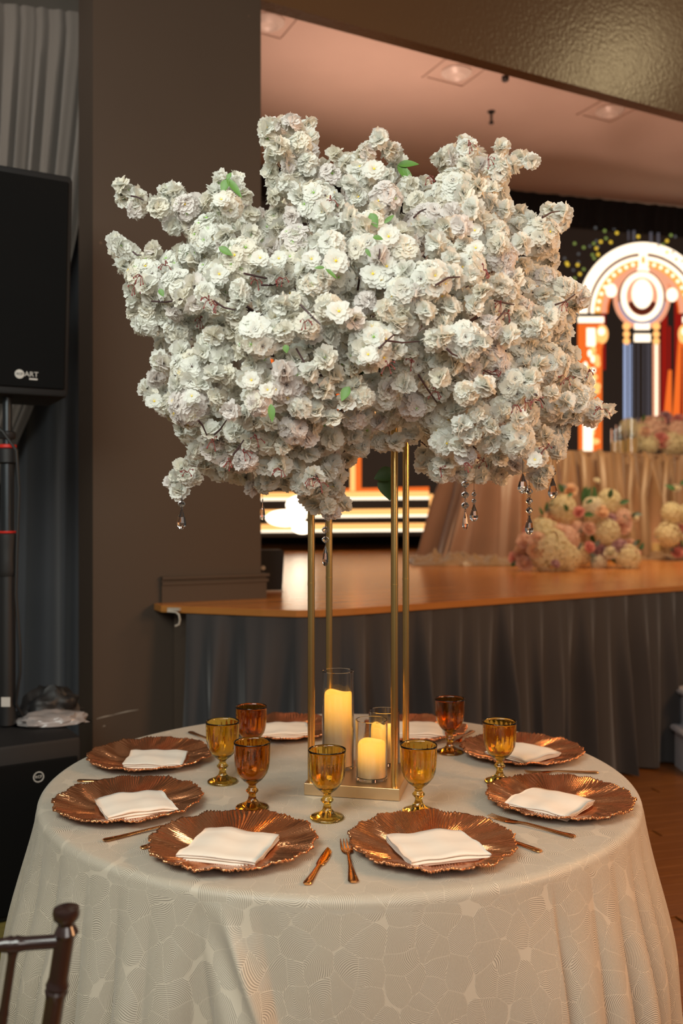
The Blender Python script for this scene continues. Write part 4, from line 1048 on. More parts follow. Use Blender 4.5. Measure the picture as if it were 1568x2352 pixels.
for li, (x, y, d, r, front) in enumerate(lumps):
    c = px(x, y, d); outw = (c-core).normalized()
    n_b = max(4, int(19*(r/0.055)**2)) if front else max(4, int(12*(r/0.055)**2))
    pinkish = rng.rand() < 0.12
    kreg = rng.rand()
    rpx = r*F/d
    for q in range(n_b):
        # fibonacci-like spread with jitter over the outward half
        z = 1-1.45*(q+0.5)/n_b; th = 2.4*q+li; rr = math.sqrt(max(0, 1-z*z))
        dirv = Vector((rr*math.cos(th), rr*math.sin(th), z))
        fr = (outw+Vector((0, -0.35 if front else 0.35, 0.1))).normalized()
        dirv = fr.to_track_quat('Z', 'Y') @ dirv
        dirv = (dirv+Vector(rng.normal(0, .12, 3))).normalized()
        size = rng.uniform(0.0195, 0.0265)
        if d < 2.0: size *= 1.03
        rad = max(0.004, r-size*0.75)*rng.uniform(0.85, 1.03)
        p = c+dirv*rad
        # keep everything inside the outline as it stands in space
        u_ = CX+p.x/p.y*F; v_ = CY-(p.z-CH)/p.y*F
        bl.append((p.x, p.y, p.z, *((dirv+outw*0.25).normalized()), size, li, u_, v_, front, pinkish))
B = bl
UV = np.array([(b[8], b[9]) for b in B]); DD = dist_in(UV)
rp = np.array([b[6]*F/b[1] for b in B])
keep = (DD > rp*0.42) & (np.array([b[2] for b in B]) > 1.35)
B = [b for b, k in zip(B, keep) if k]
# hand placed open flowers seen clearly in the photograph, with yellow centres
spec = [(771, 597, 33), (778, 712, 32), (856, 627, 30), (892, 541, 28), (715, 593, 24), (597, 590, 24), (503, 628, 24), (640, 592, 22), (859, 385, 28), (572, 470, 0), (508, 456, 20), (845, 812, 26), (830, 470, 0), (1092, 567, 24), (1090, 528, 20), (577, 872, 22), (614, 894, 20), (354, 920, 22), (440, 908, 20), (1228, 1055, 20), (888, 610, 24), (875, 640, 24)]
# small z-buffer over the picture to find what shows
def zbuf(items, sc_=4):
    Wd, Hd = 1568//sc_, 1300//sc_
    Z = np.full((Hd, Wd), 1e9); ID = np.full((Hd, Wd), -1, int)
    for i, b in enumerate(items):
        u_, v_, r_ = b[8]/sc_, b[9]/sc_, b[6]*0.85*F/b[1]/sc_
        x0, x1 = int(max(0, u_-r_)), int(min(Wd-1, u_+r_+1)); y0, y1 = int(max(0, v_-r_)), int(min(Hd-1, v_+r_+1))
        if x1 <= x0 or y1 <= y0: continue
        yy, xx = np.mgrid[y0:y1, x0:x1]; mk = ((xx-u_)**2+(yy-v_)**2 < r_*r_) & (b[1] < Z[y0:y1, x0:x1])
        Z[y0:y1, x0:x1][mk] = b[1]; ID[y0:y1, x0:x1][mk] = i
    return Z, ID
Z, ID = zbuf(B)
def front_depth(x, y, rad=2):
    q = Z[int(y/4)-rad:int(y/4)+rad+1, int(x/4)-rad:int(x/4)+rad+1]; q = q[q < 1e8]
    return float(np.median(q)) if len(q) else 2.2
fa = thing('flower_arrangement', 'huge spreading bouquet of white artificial cherry blossom on top of the gold stand', 'flower arrangement', (0.0474, 2.323, TZ+1.0255), 0)
FO = Vector(fa.location)
spec_ids = []
for (x, y, r) in spec:
    if r == 0: continue
    d = front_depth(x, y, 4)-0.030; p = px(x, y, d); n = Vector((-p.x*0.4, -1, 0.25+random.uniform(-.2, .2))).normalized()
    B.append((p.x, p.y, p.z, n.x, n.y, n.z, r/F*d, -1, x, y, True, False)); spec_ids.append(len(B)-1)
Z, ID = zbuf(B)
cnt = np.bincount(ID[ID >= 0].ravel(), minlength=len(B))
order = np.argsort(-cnt)
for s_ in spec_ids: cnt[s_] = 10**6
order = np.argsort(-cnt); top300 = set(order[:296].tolist())
visible = cnt > 0
def kind_of(b, i):
    x, y = b[8], b[9]
    if i in spec_set: return 'c_yellow'
    k = rng.rand()
    if x < 720 and y < 620 or (740 < x < 960 and 780 < y < 1010): return 'c_green' if k < 0.75 else 'c_yellow'
    if 450 < x < 940 and y < 900: return 'c_yellow' if k < 0.3 else 'c_green' if k < 0.5 else 'c_dark'
    return 'c_dark' if k < 0.85 else 'c_yellow'
spec_set = set(spec_ids)
bmesh_cache = {}
def blossom_mesh(v, cen, pet):
    key = (v, cen, pet)
    if key not in bmesh_cache:
        vs, fs, npet = VAR[v]; me = bpy.data.meshes.new('blossom'); me.from_pydata([tuple(q) for q in vs], [], fs); me.update()
        me.materials.append(M[pet]); me.materials.append(M[cen])
        me.polygons.foreach_set('material_index', [0]*npet+[1]*(len(fs)-npet)); me.polygons.foreach_set('use_smooth', [True]*len(me.polygons)); bmesh_cache[key] = me
    return bmesh_cache[key]
MATS = ['petal', 'petal_cream', 'petal_pink', 'c_green', 'c_yellow', 'c_dark']
allv = []; alll = []; allm = []; allp = []; voff = 0
prep = {}
for low, src in ((0, VAR), (1, LOWV)):
    for vi, (vs, fs, npet) in enumerate(src):
        li_ = np.array([q for f in fs for q in f]); ln = np.array([len(f) for f in fs]); prep[(low, vi)] = (vs, li_, ln, npet, len(fs))
for i, b in enumerate(B):
    cen = kind_of(b, i)
    k = rng.rand(); pet = 'petal_pink' if b[11] and k < 0.8 else ('petal' if k < 0.62 or i in spec_set else 'petal_cream')
    n = Vector(b[3:6]); rot = n.to_track_quat('Z', 'Y').to_matrix() @ Matrix.Rotation(rng.uniform(0, 6.28), 3, 'Z')
    pos = Vector(b[0:3])-FO-n*b[6]*0.25
    if i in top300:
        o = bpy.data.objects.new('blossom', blossom_mesh(i % 5, cen, pet)); C.objects.link(o); o.parent = fa
        o.matrix_basis = Matrix.Translation(pos) @ rot.to_4x4() @ Matrix.Scale(b[6], 4)
    else:
        # blossoms that never show from the front are built with fewer petals
        low = 0 if (b[10] and visible[i]) else 1
        vi = i % (5 if low == 0 else 3); vs, li_, ln, npet, nf = prep[(low, vi)]
        Rm = np.array(rot)*b[6]
        allv.append(vs@Rm.T+np.array(pos)); alll.append(li_+voff); allp.append(ln); voff += len(vs)
        mi = np.full(nf, MATS.index(pet)); mi[npet:] = MATS.index(cen); allm.append(mi)
V_ = np.concatenate(allv); L_ = np.concatenate(alll); P_ = np.concatenate(allp); MI = np.concatenate(allm)
me = bpy.data.meshes.new('blossoms'); me.vertices.add(len(V_)); me.vertices.foreach_set('co', V_.ravel().astype(np.float32))
me.loops.add(len(L_)); me.loops.foreach_set('vertex_index', L_.astype(np.int32))
me.polygons.add(len(P_)); me.polygons.foreach_set('loop_start', np.concatenate([[0], np.cumsum(P_)[:-1]]).astype(np.int32))
me.polygons.foreach_set('loop_total', P_.astype(np.int32))
for k in MATS: me.materials.append(M[k])
me.polygons.foreach_set('use_smooth', np.ones(len(P_), dtype=bool)); me.polygons.foreach_set('material_index', MI.astype(np.int32)); me.update(calc_edges=True)
o = link('blossoms', me, None, fa); o['kind'] = 'stuff'
print('BLOSSOMS', len(B), 'polys', len(P_), 'lumps', len(lumps))

# branches from the middle of the bouquet to its outer clumps
k = 0
order_l = sorted(range(len(lumps)), key=lambda i: -lumps[i][3])
hub = Vector((0.05, 2.33, 1.80))
bc = 0
for i in order_l:
    x, y, d, r, front = lumps[i]
    if bc >= 150: break
    e = px(x, y, d)
    if (e-hub).length < 0.22: continue
    s = hub+Vector((random.uniform(-.05, .05), random.uniform(-.05, .05), 0.0))
    m1 = s.lerp(e, 0.4)+Vector((random.uniform(-.03, .03), random.uniform(-.03, .03), random.uniform(-.02, .04))); m2 = s.lerp(e, 0.75)+Vector((random.uniform(-.02, .02), random.uniform(-.02, .02), random.uniform(-.02, .02)))
    bm = bmesh.new(); tube(bm, [s-FO, m1-FO, m2-FO, e-FO], [0.0045, 0.0035, 0.0028, 0.0018], 5); bmobj('branch', bm, M['twig'], fa, True); bc += 1
bm = bmesh.new(); lathe(bm, [(0.06, 0.0), (0.085, 0.03), (0.09, 0.07), (0.05, 0.10), (0, 0.11)], 20); bmobj('foam_core', bm, M['leaf_dark'], fa, True)
# twigs in front, where they are seen
tw = [((348, 692), (420, 688)), ((560, 628), (655, 642)), ((600, 655), (650, 650)), ((680, 800), (735, 892)), ((870, 800), (905, 768)), ((885, 782), (962, 784)), ((960, 860), (1003, 925)), ((1025, 800), (1050, 818)), ((1000, 655), (1056, 636)), ((1228, 905), (1250, 928)), ((1275, 700), (1320, 676)), ((455, 965), (475, 1000)), ((492, 998), (520, 965)), ((535, 1045), (560, 1010)), ((725, 1090), (735, 1120)), ((1245, 500), (1285, 485)), ((950, 500), (978, 480)), ((1160, 712), (1140, 735)), ((870, 595), (872, 572)), ((300, 450), (330, 460)), ((305, 578), (325, 586)), ((1110, 850), (1145, 862)), ((690, 700), (735, 745)), ((490, 690), (540, 712)), ((1135, 690), (1180, 700))]
for (a, b) in tw:
    da = front_depth(*a, 3)-0.022; db = front_depth(*b, 3)-0.014
    pa, pb = px(*a, da), px(*b, db); mid = pa.lerp(pb, 0.5)+Vector((0, -0.003, random.uniform(-.006, .006)))
    bm = bmesh.new(); tube(bm, [pa-FO, mid-FO, pb-FO], [0.0022, 0.0020, 0.0014], 6); bmobj('twig', bm, M['twig'], fa, True)
# thin red stalks in small sprays
bm = bmesh.new()
sp = [(325, 635), (310, 660), (500, 700), (480, 690), (590, 645), (650, 640), (700, 740), (1150, 700), (1165, 720), (890, 840), (945, 835), (1110, 1060), (1065, 1065), (1010, 1080), (1180, 930), (1205, 925), (1235, 920), (1300, 870), (1130, 855), (645, 1080), (590, 1010), (530, 1060), (490, 1015), (1255, 1030), (560, 1040), (430, 1085), (1380, 940), (1350, 855), (1075, 335), (980, 410), (1290, 700), (715, 1100), (735, 1110), (1000, 900), (760, 460), (1110, 620), (1120, 368), (460, 735), (380, 610)]
for (x, y) in sp:
    d = front_depth(x, y, 3)-0.018; o_ = px(x, y, d)
    for q in range(5):
        a = random.uniform(0, 6.28); L = random.uniform(0.010, 0.020); e = o_+Vector((math.cos(a)*L, -0.004, math.sin(a)*L*0.8-0.004))
        m_ = o_.lerp(e, 0.5)+Vector((0, -0.004, 0.005)); tube(bm, [o_-FO, m_-FO, e-FO], [0.0009, 0.0008, 0.0008], 4)
        ico(bm, e-FO, 0.0018, 1, (1, 1, 1.6))
o = bmobj('flower_stalks', bm, M['pedicel'], fa, True); o['kind'] = 'stuff'
def leaf_bm(L, W, bend=0.15, n=6):
    bm = bmesh.new(); rows = []
    for j in range(n+1):
        v = j/n; w_ = W*math.sin(PI*min(1, v**0.8))*0.5+(0.0006 if j < n else 0)
        z = -bend*L*v*v
        rows.append([bm.verts.new((-w_, L*v, z+w_*0.35)), bm.verts.new((0, L*v, z)), bm.verts.new((w_, L*v, z+w_*0.35))])
    for A, B_ in zip(rows, rows[1:]):
        for i in range(2): bm.faces.new((A[i], A[i+1], B_[i+1], B_[i]))
    r = bmesh.ops.extrude_face_region(bm, geom=bm.faces[:]); 
    for v in [g for g in r['geom'] if isinstance(g, bmesh.types.BMVert)]: v.co.z += 0.0006
    return bm
def leaf(x, y, ang, Lpx, Wpx, mk='leaf', dd=0.03):
    d = front_depth(x, y, 3)-dd; p = px(x, y, d); L = Lpx/F*d
    o = bmobj('leaf', leaf_bm(L, Wpx/F*d), M[mk], fa, True)
    # local y along image direction, local z towards the viewer
    yv = Vector((math.cos(R_(ang)), -0.15, math.sin(R_(ang)))).normalized(); zv = Vector((random.uniform(-.3, .3), -1, 0.3)); xv = yv.cross(zv).normalized(); zv = xv.cross(yv)
    Mx = Matrix((xv, yv, zv)).transposed().to_4x4(); Mx.translation = p-FO; o.matrix_basis = Mx
for a in ((520, 410, -50, 58, 16), (522, 412, -110, 36, 20), (522, 412, 60, 18, 10), (912, 380, 5, 50, 18), (912, 382, -45, 56, 22), (925, 380, -70, 40, 14), (850, 490, -65, 38, 22), (882, 513, 40, 30, 9), (856, 545, -10, 24, 12), (502, 568, -30, 38, 16), (748, 618, -40, 34, 8), (745, 615, 180, 24, 7), (802, 888, -120, 38, 22), (622, 928, -85, 42, 16), (655, 792, -80, 20, 14), (366, 664, -60, 20, 12), (840, 572, -60, 22, 8)):
    leaf(*a)
leaf(888, 1088, -85, 62, 46, 'leaf_dark', -0.12); leaf(905, 1082, 200, 50, 34, 'leaf_dark', -0.10)
# crystals strung beneath the blossoms
def strand(x, ytop, ybot, d, nb, lab, drop_px=45, wide=11):
    d = min(2.6, max(1.9, front_depth(x, ytop-22, 3)+0.02))
    p = px(x, ytop, d); H = (ybot-ytop)/F*d
    t = thing('crystal_strand', lab, 'crystal strand', p, random.uniform(0, 3), 'crystal strands hanging under the blossoms')
    dl = drop_px/F*d; r = wide/F*d
    bm = bmesh.new(); lathe(bm, [(0, -H), (r*0.55, -H+dl*0.04), (r*0.95, -H+dl*0.2), (r, -H+dl*0.32), (r*0.75, -H+dl*0.6), (r*0.35, -H+dl*0.85), (r*0.12, -H+dl), (0, -H+dl*1.01)], 9, caps=False)
    bmesh.ops.remove_doubles(bm, verts=bm.verts, dist=1e-6); bmobj('drop', bm, M['crystal'], t)
    sp_ = (H-dl)/max(1, nb)
    for k in range(nb):
        z = -sp_*(k+0.5); rb = min(0.0085, sp_*0.36)
        bm = bmesh.new(); lathe(bm, [(0, -rb), (rb*0.6, -rb*0.75), (rb, -rb*0.2), (rb, rb*0.2), (rb*0.6, rb*0.75), (0, rb)], 8, (0, 0, z), caps=False); bmesh.ops.remove_doubles(bm, verts=bm.verts, dist=1e-6); bmobj('bead', bm, M['crystal'], t)
    bm = bmesh.new(); tube(bm, [(0, 0, 0.05), (0, 0, -H+dl)], 0.0005, 5)
    for k in range(nb+1):
        z = -sp_*k if k else -0.001
        rr = bmesh.ops.create_circle(bm, segments=10, radius=0.0035)
        for v in rr['verts']: v.co = Vector((v.co.x, 0, v.co.y+z))
        # give the ring thickness by sweeping small tube pieces
        pts = [v.co.copy() for v in rr['verts']]; bmesh.ops.delete(bm, geom=rr['verts'], context='VERTS'); tube(bm, pts+[pts[0]], 0.0005, 4)
    bmobj('wire', bm, M['tube_dark'], t)
strand(417, 1146, 1216, 2.16, 1, 'crystal teardrop with one bead hanging at the far left under the blossoms', 47, 11)
strand(603, 1148, 1196, 2.45, 0, 'thin dark crystal drop hanging left, beside the pillar edge', 42, 6)
strand(747, 1205, 1301, 2.02, 2, 'long crystal strand between the left posts below the lowest blossom', 50, 7)
strand(1068, 1100, 1217, 2.05, 3, 'long thin crystal strand before the blush drape, left one of a close pair', 44, 7)
strand(1088, 1128, 1198, 2.35, 2, 'crystal strand before the blush drape, right one of a close pair', 40, 10)
strand(1200, 1086, 1134, 2.05, 0, 'wide crystal teardrop hanging close under the right blossoms', 46, 12)
strand(1215, 1118, 1228, 2.1, 3, 'crystal strand of three beads ending over the pink flowers', 45, 10)
strand(1269, 1074, 1146, 2.1, 1, 'crystal teardrop with one bead, furthest right under the blossoms', 48, 11)

# ------------------------------------------------------------------ head table on the stage
HT = [px(1112, 1000, 8.25), px(1300, 1000, 8.5), px(1700, 1000, 9.5)]
topz = 2.03
tp = [(HT[0].x, HT[0].y), (HT[1].x, HT[1].y), (HT[2].x, HT[2].y)]
ht = thing('head_table', 'long head table on the stage under a champagne draped cloth', 'table', (HT[1].x, HT[1].y, SH))
HO = Vector(ht.location)
def shift(o): o.parent = ht; 
dirT = (Vector(tp[2])-Vector(tp[1])).normalized(); nT = Vector((-dirT.y, dirT.x))
bm = bmesh.new(); prism(bm, [Vector((p[0], p[1], 0))-Vector((HO.x, HO.y, 0)) for p in (tp[0], tp[1], tp[2], (tp[2][0]-0.4, tp[2][1]+0.75), (tp[0][0]-0.3, tp[0][1]+0.8))], topz-SH-0.03, topz-SH)
bmobj('tabletop', bm, M['drape'], ht)
def rel(path): return [(p[0]-HO.x, p[1]-HO.y) for p in path]
sideT = [(tp[0][0]-0.3, tp[0][1]+0.8), tp[0]]
d1 = drape('cloth_front', rel([tp[0], tp[1], tp[2]]), rel([(tp[0][0]+0.05, tp[0][1]-0.25), (tp[1][0]+0.03, tp[1][1]-0.22), (tp[2][0], tp[2][1]-0.2)]), lambda u: topz-SH, lambda u: 0.006, M['drape'], 0.085, 8, 420, 26, 21, parent=ht, pinch=0.35)
d2 = drape('cloth_side', rel([(tp[0][0]-0.25, tp[0][1]+0.55), tp[0], (tp[0][0]+0.32, tp[0][1]+0.02)]), rel([(tp[0][0]-0.50, tp[0][1]+0.3), (tp[0][0]-0.42, tp[0][1]-0.30), (tp[0][0]+0.28, tp[0][1]-0.48)]), lambda u: topz-SH, lambda u: 0.006, M['drape_pink'], 0.085, 5, 240, 26, 22, parent=ht, pinch=0.25)
# strands of fabric lying over the front
for k, (x, w_) in enumerate(((1330, 10), (1372, 14), (1440, 8), (1475, 12), (1520, 9), (1290, 9))):
    a = px(x, 1040, 8.42+(x-1300)/400*1.0); b = px(x+random.uniform(-8, 25), 1250, 8.15+(x-1300)/400*1.0)
    ww = w_/F*8.3
    bm = bmesh.new(); tube(bm, [Vector((a.x, a.y-0.04, topz-0.01))-HO, Vector((a.x+0.01, a.y-0.12, topz-0.08))-HO, Vector(((a.x+b.x)/2, a.y-0.2, 1.6))-HO, Vector((b.x, b.y-0.16, 1.2))-HO, Vector((b.x, b.y-0.18, SH+0.02))-HO], [ww*0.6, ww, ww*0.8, ww*1.1, ww*0.9], 8)
    bmobj('fabric_swag', bm, M['drape'], ht, True)
# fabric gathered on the stage at the foot of the cloth
def puddle(name, x0, x1, y0, y1, m, seed, parent):
    a, b = onz(x0, y1, SH), onz(x1, y1, SH); c = onz((x0+x1)/2, y0, SH)
    nx, ny = 90, 26; vs = []; fs = []
    depth = (c.y-a.y)
    for j in range(ny+1):
        for i in range(nx+1):
            u, v = i/nx, j/ny
            e = math.sin(PI*u)**0.35*math.sin(PI*v)**0.6
            X = a.x+(b.x-a.x)*u; Y = a.y+(b.y-a.y)*u+depth*v*(0.6+0.4*math.sin(PI*u))
            q = Vector((X*6, Y*4, seed)); h = abs(noise.noise(q))*0.16+abs(noise.noise(q*2.3))*0.07+0.02
            vs.append(Vector((X+0.03*noise.noise(q*2), Y+0.05*noise.noise(q*1.7), SH+0.003+h*e))-(HO if parent else Vector((0, 0, 0))))
    W = nx+1
    for j in range(ny):
        for i in range(nx):
            k_ = j*W+i; fs.append((k_, k_+1, k_+1+W, k_+W))
    return pyobj(name, vs, fs, m, parent, True)
puddle('cloth_hem', 950, 1200, 1282, 1300, M['drape'], 3.0, ht)
puddle('cloth_hem', 1440, 1640, 1271, 1286, M['drape'], 7.0, ht)

# flowers on the stage
def rose_mesh(seed):
    rnd = random.Random(seed); vs = []; fs = []
    for ring, (n, R, H, el) in enumerate(((3, .25, .55, 82), (4, .45, .55, 74), (5, .68, .50, 62), (6, .9, .42, 45), (6, 1.05, .30, 22))):
        for k in range(n):
            a = 2*PI*k/n+ring*0.7+rnd.uniform(-.1, .1); base = len(vs)
            for j in range(4):
                v = j/3
                for i in range(5):
                    u = (i/4*2-1); aa = a+u*(PI/n*1.25)*(1-0.25*v*v)
                    r = R*(0.35+0.65*math.sin(min(1, v*1.1)*PI/2))*(1+0.10*u*u); z = -0.35+(H+0.45)*v*math.sin(R_(el))+0.05*rnd.uniform(-1, 1)*v-(0.12*v*v if ring > 2 else 0)
                    if j == 3: r *= 1.08
                    vs.append((r*math.cos(aa), r*math.sin(aa), z))
            for j in range(3):
                for i in range(4): q = base+j*5+i; fs.append((q, q+1, q+6, q+5))
    return vs, fs
def hydra_mesh(seed, nfl=70):
    rnd = random.Random(seed); vs = []; fs = []
    for q in range(nfl):
        z = 1-1.7*(q+0.5)/nfl; th = 2.39996*q; rr = math.sqrt(max(0, 1-z*z)); d = Vector((rr*math.cos(th), rr*math.sin(th), z))
        rot = d.to_track_quat('Z', 'Y').to_matrix() @ Matrix.Rotation(rnd.uniform(0, 6), 3, 'Z'); c = d*rnd.uniform(0.82, 0.95); s = rnd.uniform(0.22, 0.28)
        for k in range(4):
            a = k*PI/2; b = len(vs)
            for (x, y, zz) in ((0, 0, 0), (0.55, -0.42, 0.18), (1.0, 0, 0.10), (0.55, 0.42, 0.18)):
                vs.append(tuple(c+rot@(Vector((x*math.cos(a)-y*math.sin(a), x*math.sin(a)+y*math.cos(a), zz))*s)))
            fs.append((b, b+1, b+2, b+3))
    # green heart so that no gaps look through
    b = len(vs); bm = bmesh.new(); ico(bm, (0, 0, 0), 0.78, 1); bm.verts.ensure_lookup_table()
    vs += [tuple(v.co) for v in bm.verts]; fs += [tuple(b+v.index for v in f.verts) for f in bm.faces]; bm.free()
    return vs, fs
def pmesh(name, data, m, smooth=True):
    me = bpy.data.meshes.new(name); me.from_pydata([tuple(v) for v in data[0]], [], [tuple(f) for f in data[1]]); me.update(); me.materials.append(m)
    me.polygons.foreach_set('use_smooth', [smooth]*len(me.polygons)); return me
FC = {'cream': petal_mat('cream_hydrangea_petal', (0.88, 0.80, 0.56)), 'pink': petal_mat('pink_rose_petal', (0.85, 0.44, 0.40)), 'blush': petal_mat('blush_rose_petal', (0.90, 0.66, 0.54)), 'mauve': petal_mat('mauve_rose_petal', (0.66, 0.44, 0.48)), 'peach': petal_mat('peach_rose_petal', (0.92, 0.68, 0.48)), 'white': petal_mat('ivory_rose_petal', (0.88, 0.82, 0.66))}
RM = {(k, s): pmesh('rose', rose_mesh(s), FC[k]) for k in FC for s in (1, 2)}
HM = {(k, s): pmesh('hydrangea', hydra_mesh(s), FC[k], False) for k in ('cream', 'white', 'blush') for s in (1, 2)}
def bouquet(name, label, cat, loc, items, leaves=14, lpx=22, spanpx=None, stems=None, group=None):
    t = thing(name, label, cat, loc, 0, group); O = Vector(loc)
    for k, (x, y, r, kind, col, dd) in enumerate(items):
        p = px(x, y, loc[1]+dd+(0.04 if kind == 'r' else 0)); s = r/F*p.y*(0.9 if kind == 'r' else 1.18)
        me = (RM if kind == 'r' else HM)[(col, 1+k % 2)]
        o = bpy.data.objects.new('rose' if kind == 'r' else 'hydrangea', me); C.objects.link(o); o.parent = t
        n = Vector((random.uniform(-.5, .5), -1, random.uniform(0.1, .9))).normalized()
        o.matrix_basis = Matrix.Translation(p-O) @ n.to_track_quat('Z', 'Y').to_matrix().to_4x4() @ Matrix.Scale(s, 4)
    for k in range(leaves):
        x, y, r, *_ = random.choice(items); p = px(x+random.uniform(-r, r), y+random.uniform(-r*.6, r), loc[1]+random.uniform(0.02, 0.18)); 
        if p.z < loc[2]+0.03: p.z = loc[2]+0.03
        L = lpx/F*p.y*random.uniform(0.7, 1.2)
        o = bmobj('leaf', leaf_bm(L, L*0.5), M['leaf_dark' if k % 3 else 'leaf_grey'], t, True)
        yv = Vector((random.uniform(-1, 1), random.uniform(-.6, .1), random.uniform(-.3, 1))).normalized(); zv = Vector((0, -1, .4)); xv = yv.cross(zv).normalized(); zv = xv.cross(yv)
        Mx = Matrix((xv, yv, zv)).transposed().to_4x4(); Mx.translation = p-O; o.matrix_basis = Mx
        if (p+yv*L).z < loc[2]: o.matrix_basis = Matrix.Translation((0, 0, L)) @ Mx
    return t
def sp3(x, y): p = onz(x, y, SH); return (p.x, p.y, SH)
t = bouquet('flower_arrangement', 'round bouquet of cream hydrangea and pink roses on the stage, lower left of the drape', 'flower arrangement', sp3(1262, 1312), [
    (1262, 1265, 46, 'h', 'cream', 0.0), (1248, 1228, 34, 'h', 'cream', 0.12), (1295, 1240, 30, 'h', 'blush', 0.1), (1298, 1280, 30, 'h', 'cream', 0.0), (1236, 1240, 22, 'r', 'blush', -0.1), (1208, 1240, 22, 'r', 'blush', -0.02),
    (1200, 1270, 22, 'r', 'peach', 0.0), (1205, 1292, 20, 'r', 'blush', -0.05), (1186, 1282, 18, 'r', 'pink', 0.02), (1284, 1222, 20, 'r', 'blush', 0.0), (1276, 1294, 11, 'r', 'mauve', -0.2), (1216, 1222, 16, 'r', 'pink', 0.08), (1230, 1262, 20, 'r', 'peach', -0.12)], 12)
t = bouquet('flower_arrangement', 'tall mixed arrangement of roses and hydrangea on the stage, middle of the drape', 'flower arrangement', sp3(1380, 1306), [
    (1292, 1168, 29, 'h', 'cream', 0.15), (1309, 1125, 17, 'r', 'peach', 0.2), (1270, 1186, 19, 'r', 'peach', 0.1), (1329, 1175, 13, 'r', 'pink', 0.0), (1362, 1168, 24, 'h', 'white', 0.12), (1383, 1174, 17, 'r', 'peach', 0.0), (1398, 1152, 26, 'h', 'cream', 0.18), (1352, 1150, 10, 'r', 'white', 0.1),
    (1404, 1190, 13, 'r', 'mauve', 0.05), (1428, 1206, 22, 'r', 'blush', 0.04), (1430, 1188, 18, 'h', 'blush', 0.12), (1456, 1187, 12, 'r', 'white', 0.1), (1354, 1213, 16, 'r', 'blush', 0.0), (1392, 1222, 28, 'h', 'cream', 0.08), (1355, 1256, 14, 'r', 'pink', -0.03), (1424, 1252, 18, 'r', 'mauve', -0.05),
    (1376, 1264, 17, 'r', 'mauve', 0.0), (1402, 1268, 16, 'r', 'white', -0.06), (1440, 1280, 27, 'h', 'cream', 0.0), (1330, 1272, 24, 'h', 'cream', 0.1), (1448, 1248, 13, 'r', 'blush', 0.04), (1464, 1268, 9, 'r', 'pink', 0.0), (1374, 1290, 18, 'h', 'white', 0.05), (1326, 1215, 17, 'h', 'blush', 0.15), (1371, 1103, 8, 'r', 'white', 0.2), (1302, 1214, 12, 'r', 'blush', 0.1)], 40, 24)
t = bouquet('flower_arrangement', 'cream and pink arrangement on the stage at the right edge', 'flower arrangement', sp3(1545, 1289), [
    (1542, 1178, 22, 'h', 'cream', 0.0), (1533, 1228, 26, 'h', 'cream', 0.0), (1556, 1268, 14, 'r', 'pink', -0.05), (1566, 1215, 12, 'r', 'pink', 0.0), (1567, 1246, 14, 'r', 'pink', 0.0), (1553, 1120, 10, 'r', 'white', 0.1), (1585, 1180, 24, 'h', 'cream', 0.05), (1590, 1240, 26, 'h', 'cream', 0.03), (1590, 1270, 16, 'r', 'blush', 0)], 14)
p = px(1510, 1045, 9.25)
t = bouquet('flower_arrangement', 'pink and cream flowers lying along the head table top', 'flower arrangement', (p.x, p.y+0.1, topz), [
    (1472, 1000, 24, 'h', 'cream', 0.0), (1500, 985, 26, 'h', 'blush', 0.1), (1445, 985, 22, 'h', 'cream', 0.1), (1518, 1010, 22, 'r', 'pink', -0.1), (1540, 1020, 26, 'h', 'cream', 0.0), (1490, 1022, 20, 'h', 'cream', -0.06), (1460, 1020, 18, 'h', 'white', 0.0), (1515, 968, 18, 'r', 'pink', 0.1), (1530, 958, 14, 'r', 'mauve', 0.15), (1555, 990, 22, 'h', 'blush', 0.05), (1558, 965, 18, 'r', 'pink', 0.1), (1485, 968, 15, 'r', 'blush', 0.1), (1575, 1020, 25, 'h', 'cream', 0.0), (1482, 990, 14, 'r', 'blush', -0.15), (1590, 985, 22, 'h', 'blush', 0.05)], 8)
# greenery sprigs behind the middle arrangement
for k, (x, y, L) in enumerate(((1340, 1120, 60), (1362, 1125, 55), (1352, 1108, 45), (1250, 1165, 45))):
    p = onz(1380, 1306, SH)
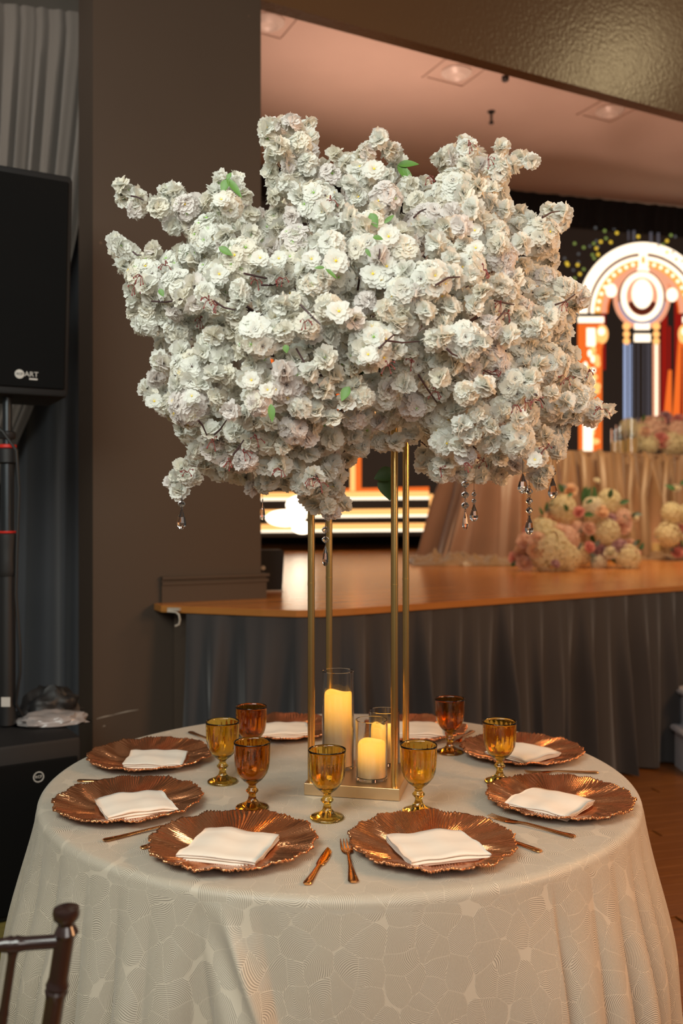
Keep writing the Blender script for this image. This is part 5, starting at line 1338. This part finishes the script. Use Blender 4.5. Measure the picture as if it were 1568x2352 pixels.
    # added as leaves of the middle arrangement
par = [o for o in bpy.data.objects if o.name == 'flower_arrangement.002']
if par:
    par = par[0]; O = Vector(par.location)
    for (x, y, Lp, an) in ((1338, 1160, 60, 85), (1345, 1150, 50, 70), (1360, 1160, 62, 80), (1366, 1150, 50, 95), (1352, 1150, 48, 100), (1335, 1140, 40, 60), (1252, 1180, 42, 80), (1246, 1185, 32, 110), (1256, 1190, 34, 60), (1255, 1205, 40, 130), (1245, 1215, 36, 160)):
        p = px(x, y, O.y+0.22); L = Lp/F*p.y*0.7; o = bmobj('leaf', leaf_bm(L, L*0.34), M['leaf_dark'], par, True)
        yv = Vector((math.cos(R_(an)), -0.1, math.sin(R_(an)))).normalized(); zv = Vector((0.2, -1, .2)); xv = yv.cross(zv).normalized(); zv = xv.cross(yv)
        Mx = Matrix((xv, yv, zv)).transposed().to_4x4(); Mx.translation = p-O; o.matrix_basis = Mx
# candles in glass on the head table
WX = wax_mat('table_candle_wax', 0.2, -0.4, 0.12)
for (x, yt, yc, r, lab) in ((1412, 979, 1010, 10, 'shortest glass cylinder candle at the left end of the head table'), (1424, 968, 1004, 11, 'middle glass cylinder candle on the head table'), (1450, 953, 1000, 14, 'tallest glass cylinder candle on the head table, beside the flowers')):
    p = px(x, 1040, 9.02 if x == 1412 else 9.17 if x == 1424 else 9.10); H = (1036-yt)/F*p.y; rr = r/F*p.y
    bm = bmesh.new(); lathe(bm, [(0, 0), (rr, 0), (rr, H), (rr-0.003, H), (rr-0.003, 0.008), (0, 0.008)], 28, caps=False); bmesh.ops.remove_doubles(bm, verts=bm.verts, dist=1e-6)
    t = thing('glass_candle', lab, 'candle', (p.x, p.y, topz+0.001), 0, 'glass candles on the head table'); bmobj('glass_cylinder', bm, M['glass'], t, True)
    ch_ = (1036-yc)/F*p.y; bm = bmesh.new(); lathe(bm, [(0, 0.0085), (rr-0.007, 0.0085), (rr-0.007, ch_), (rr-0.012, ch_+0.003), (0, ch_)], 20, caps=False); bmobj('wax', bm, WX, t, True)
p = onz(1496, 1279, SH)
bm = bmesh.new(); rr = 9/F*p.y; lathe(bm, [(0, 0), (rr, 0), (rr, 0.13), (rr*0.9, 0.14), (0, 0.135)], 20, (0, 0, 0), caps=False)
o = bmobj('pillar_candle', bm, WX, None, True); o.location = (p.x, p.y-0.12, SH+0.0005); tag(o, 'small cream pillar candle on the stage before the drape', 'candle')
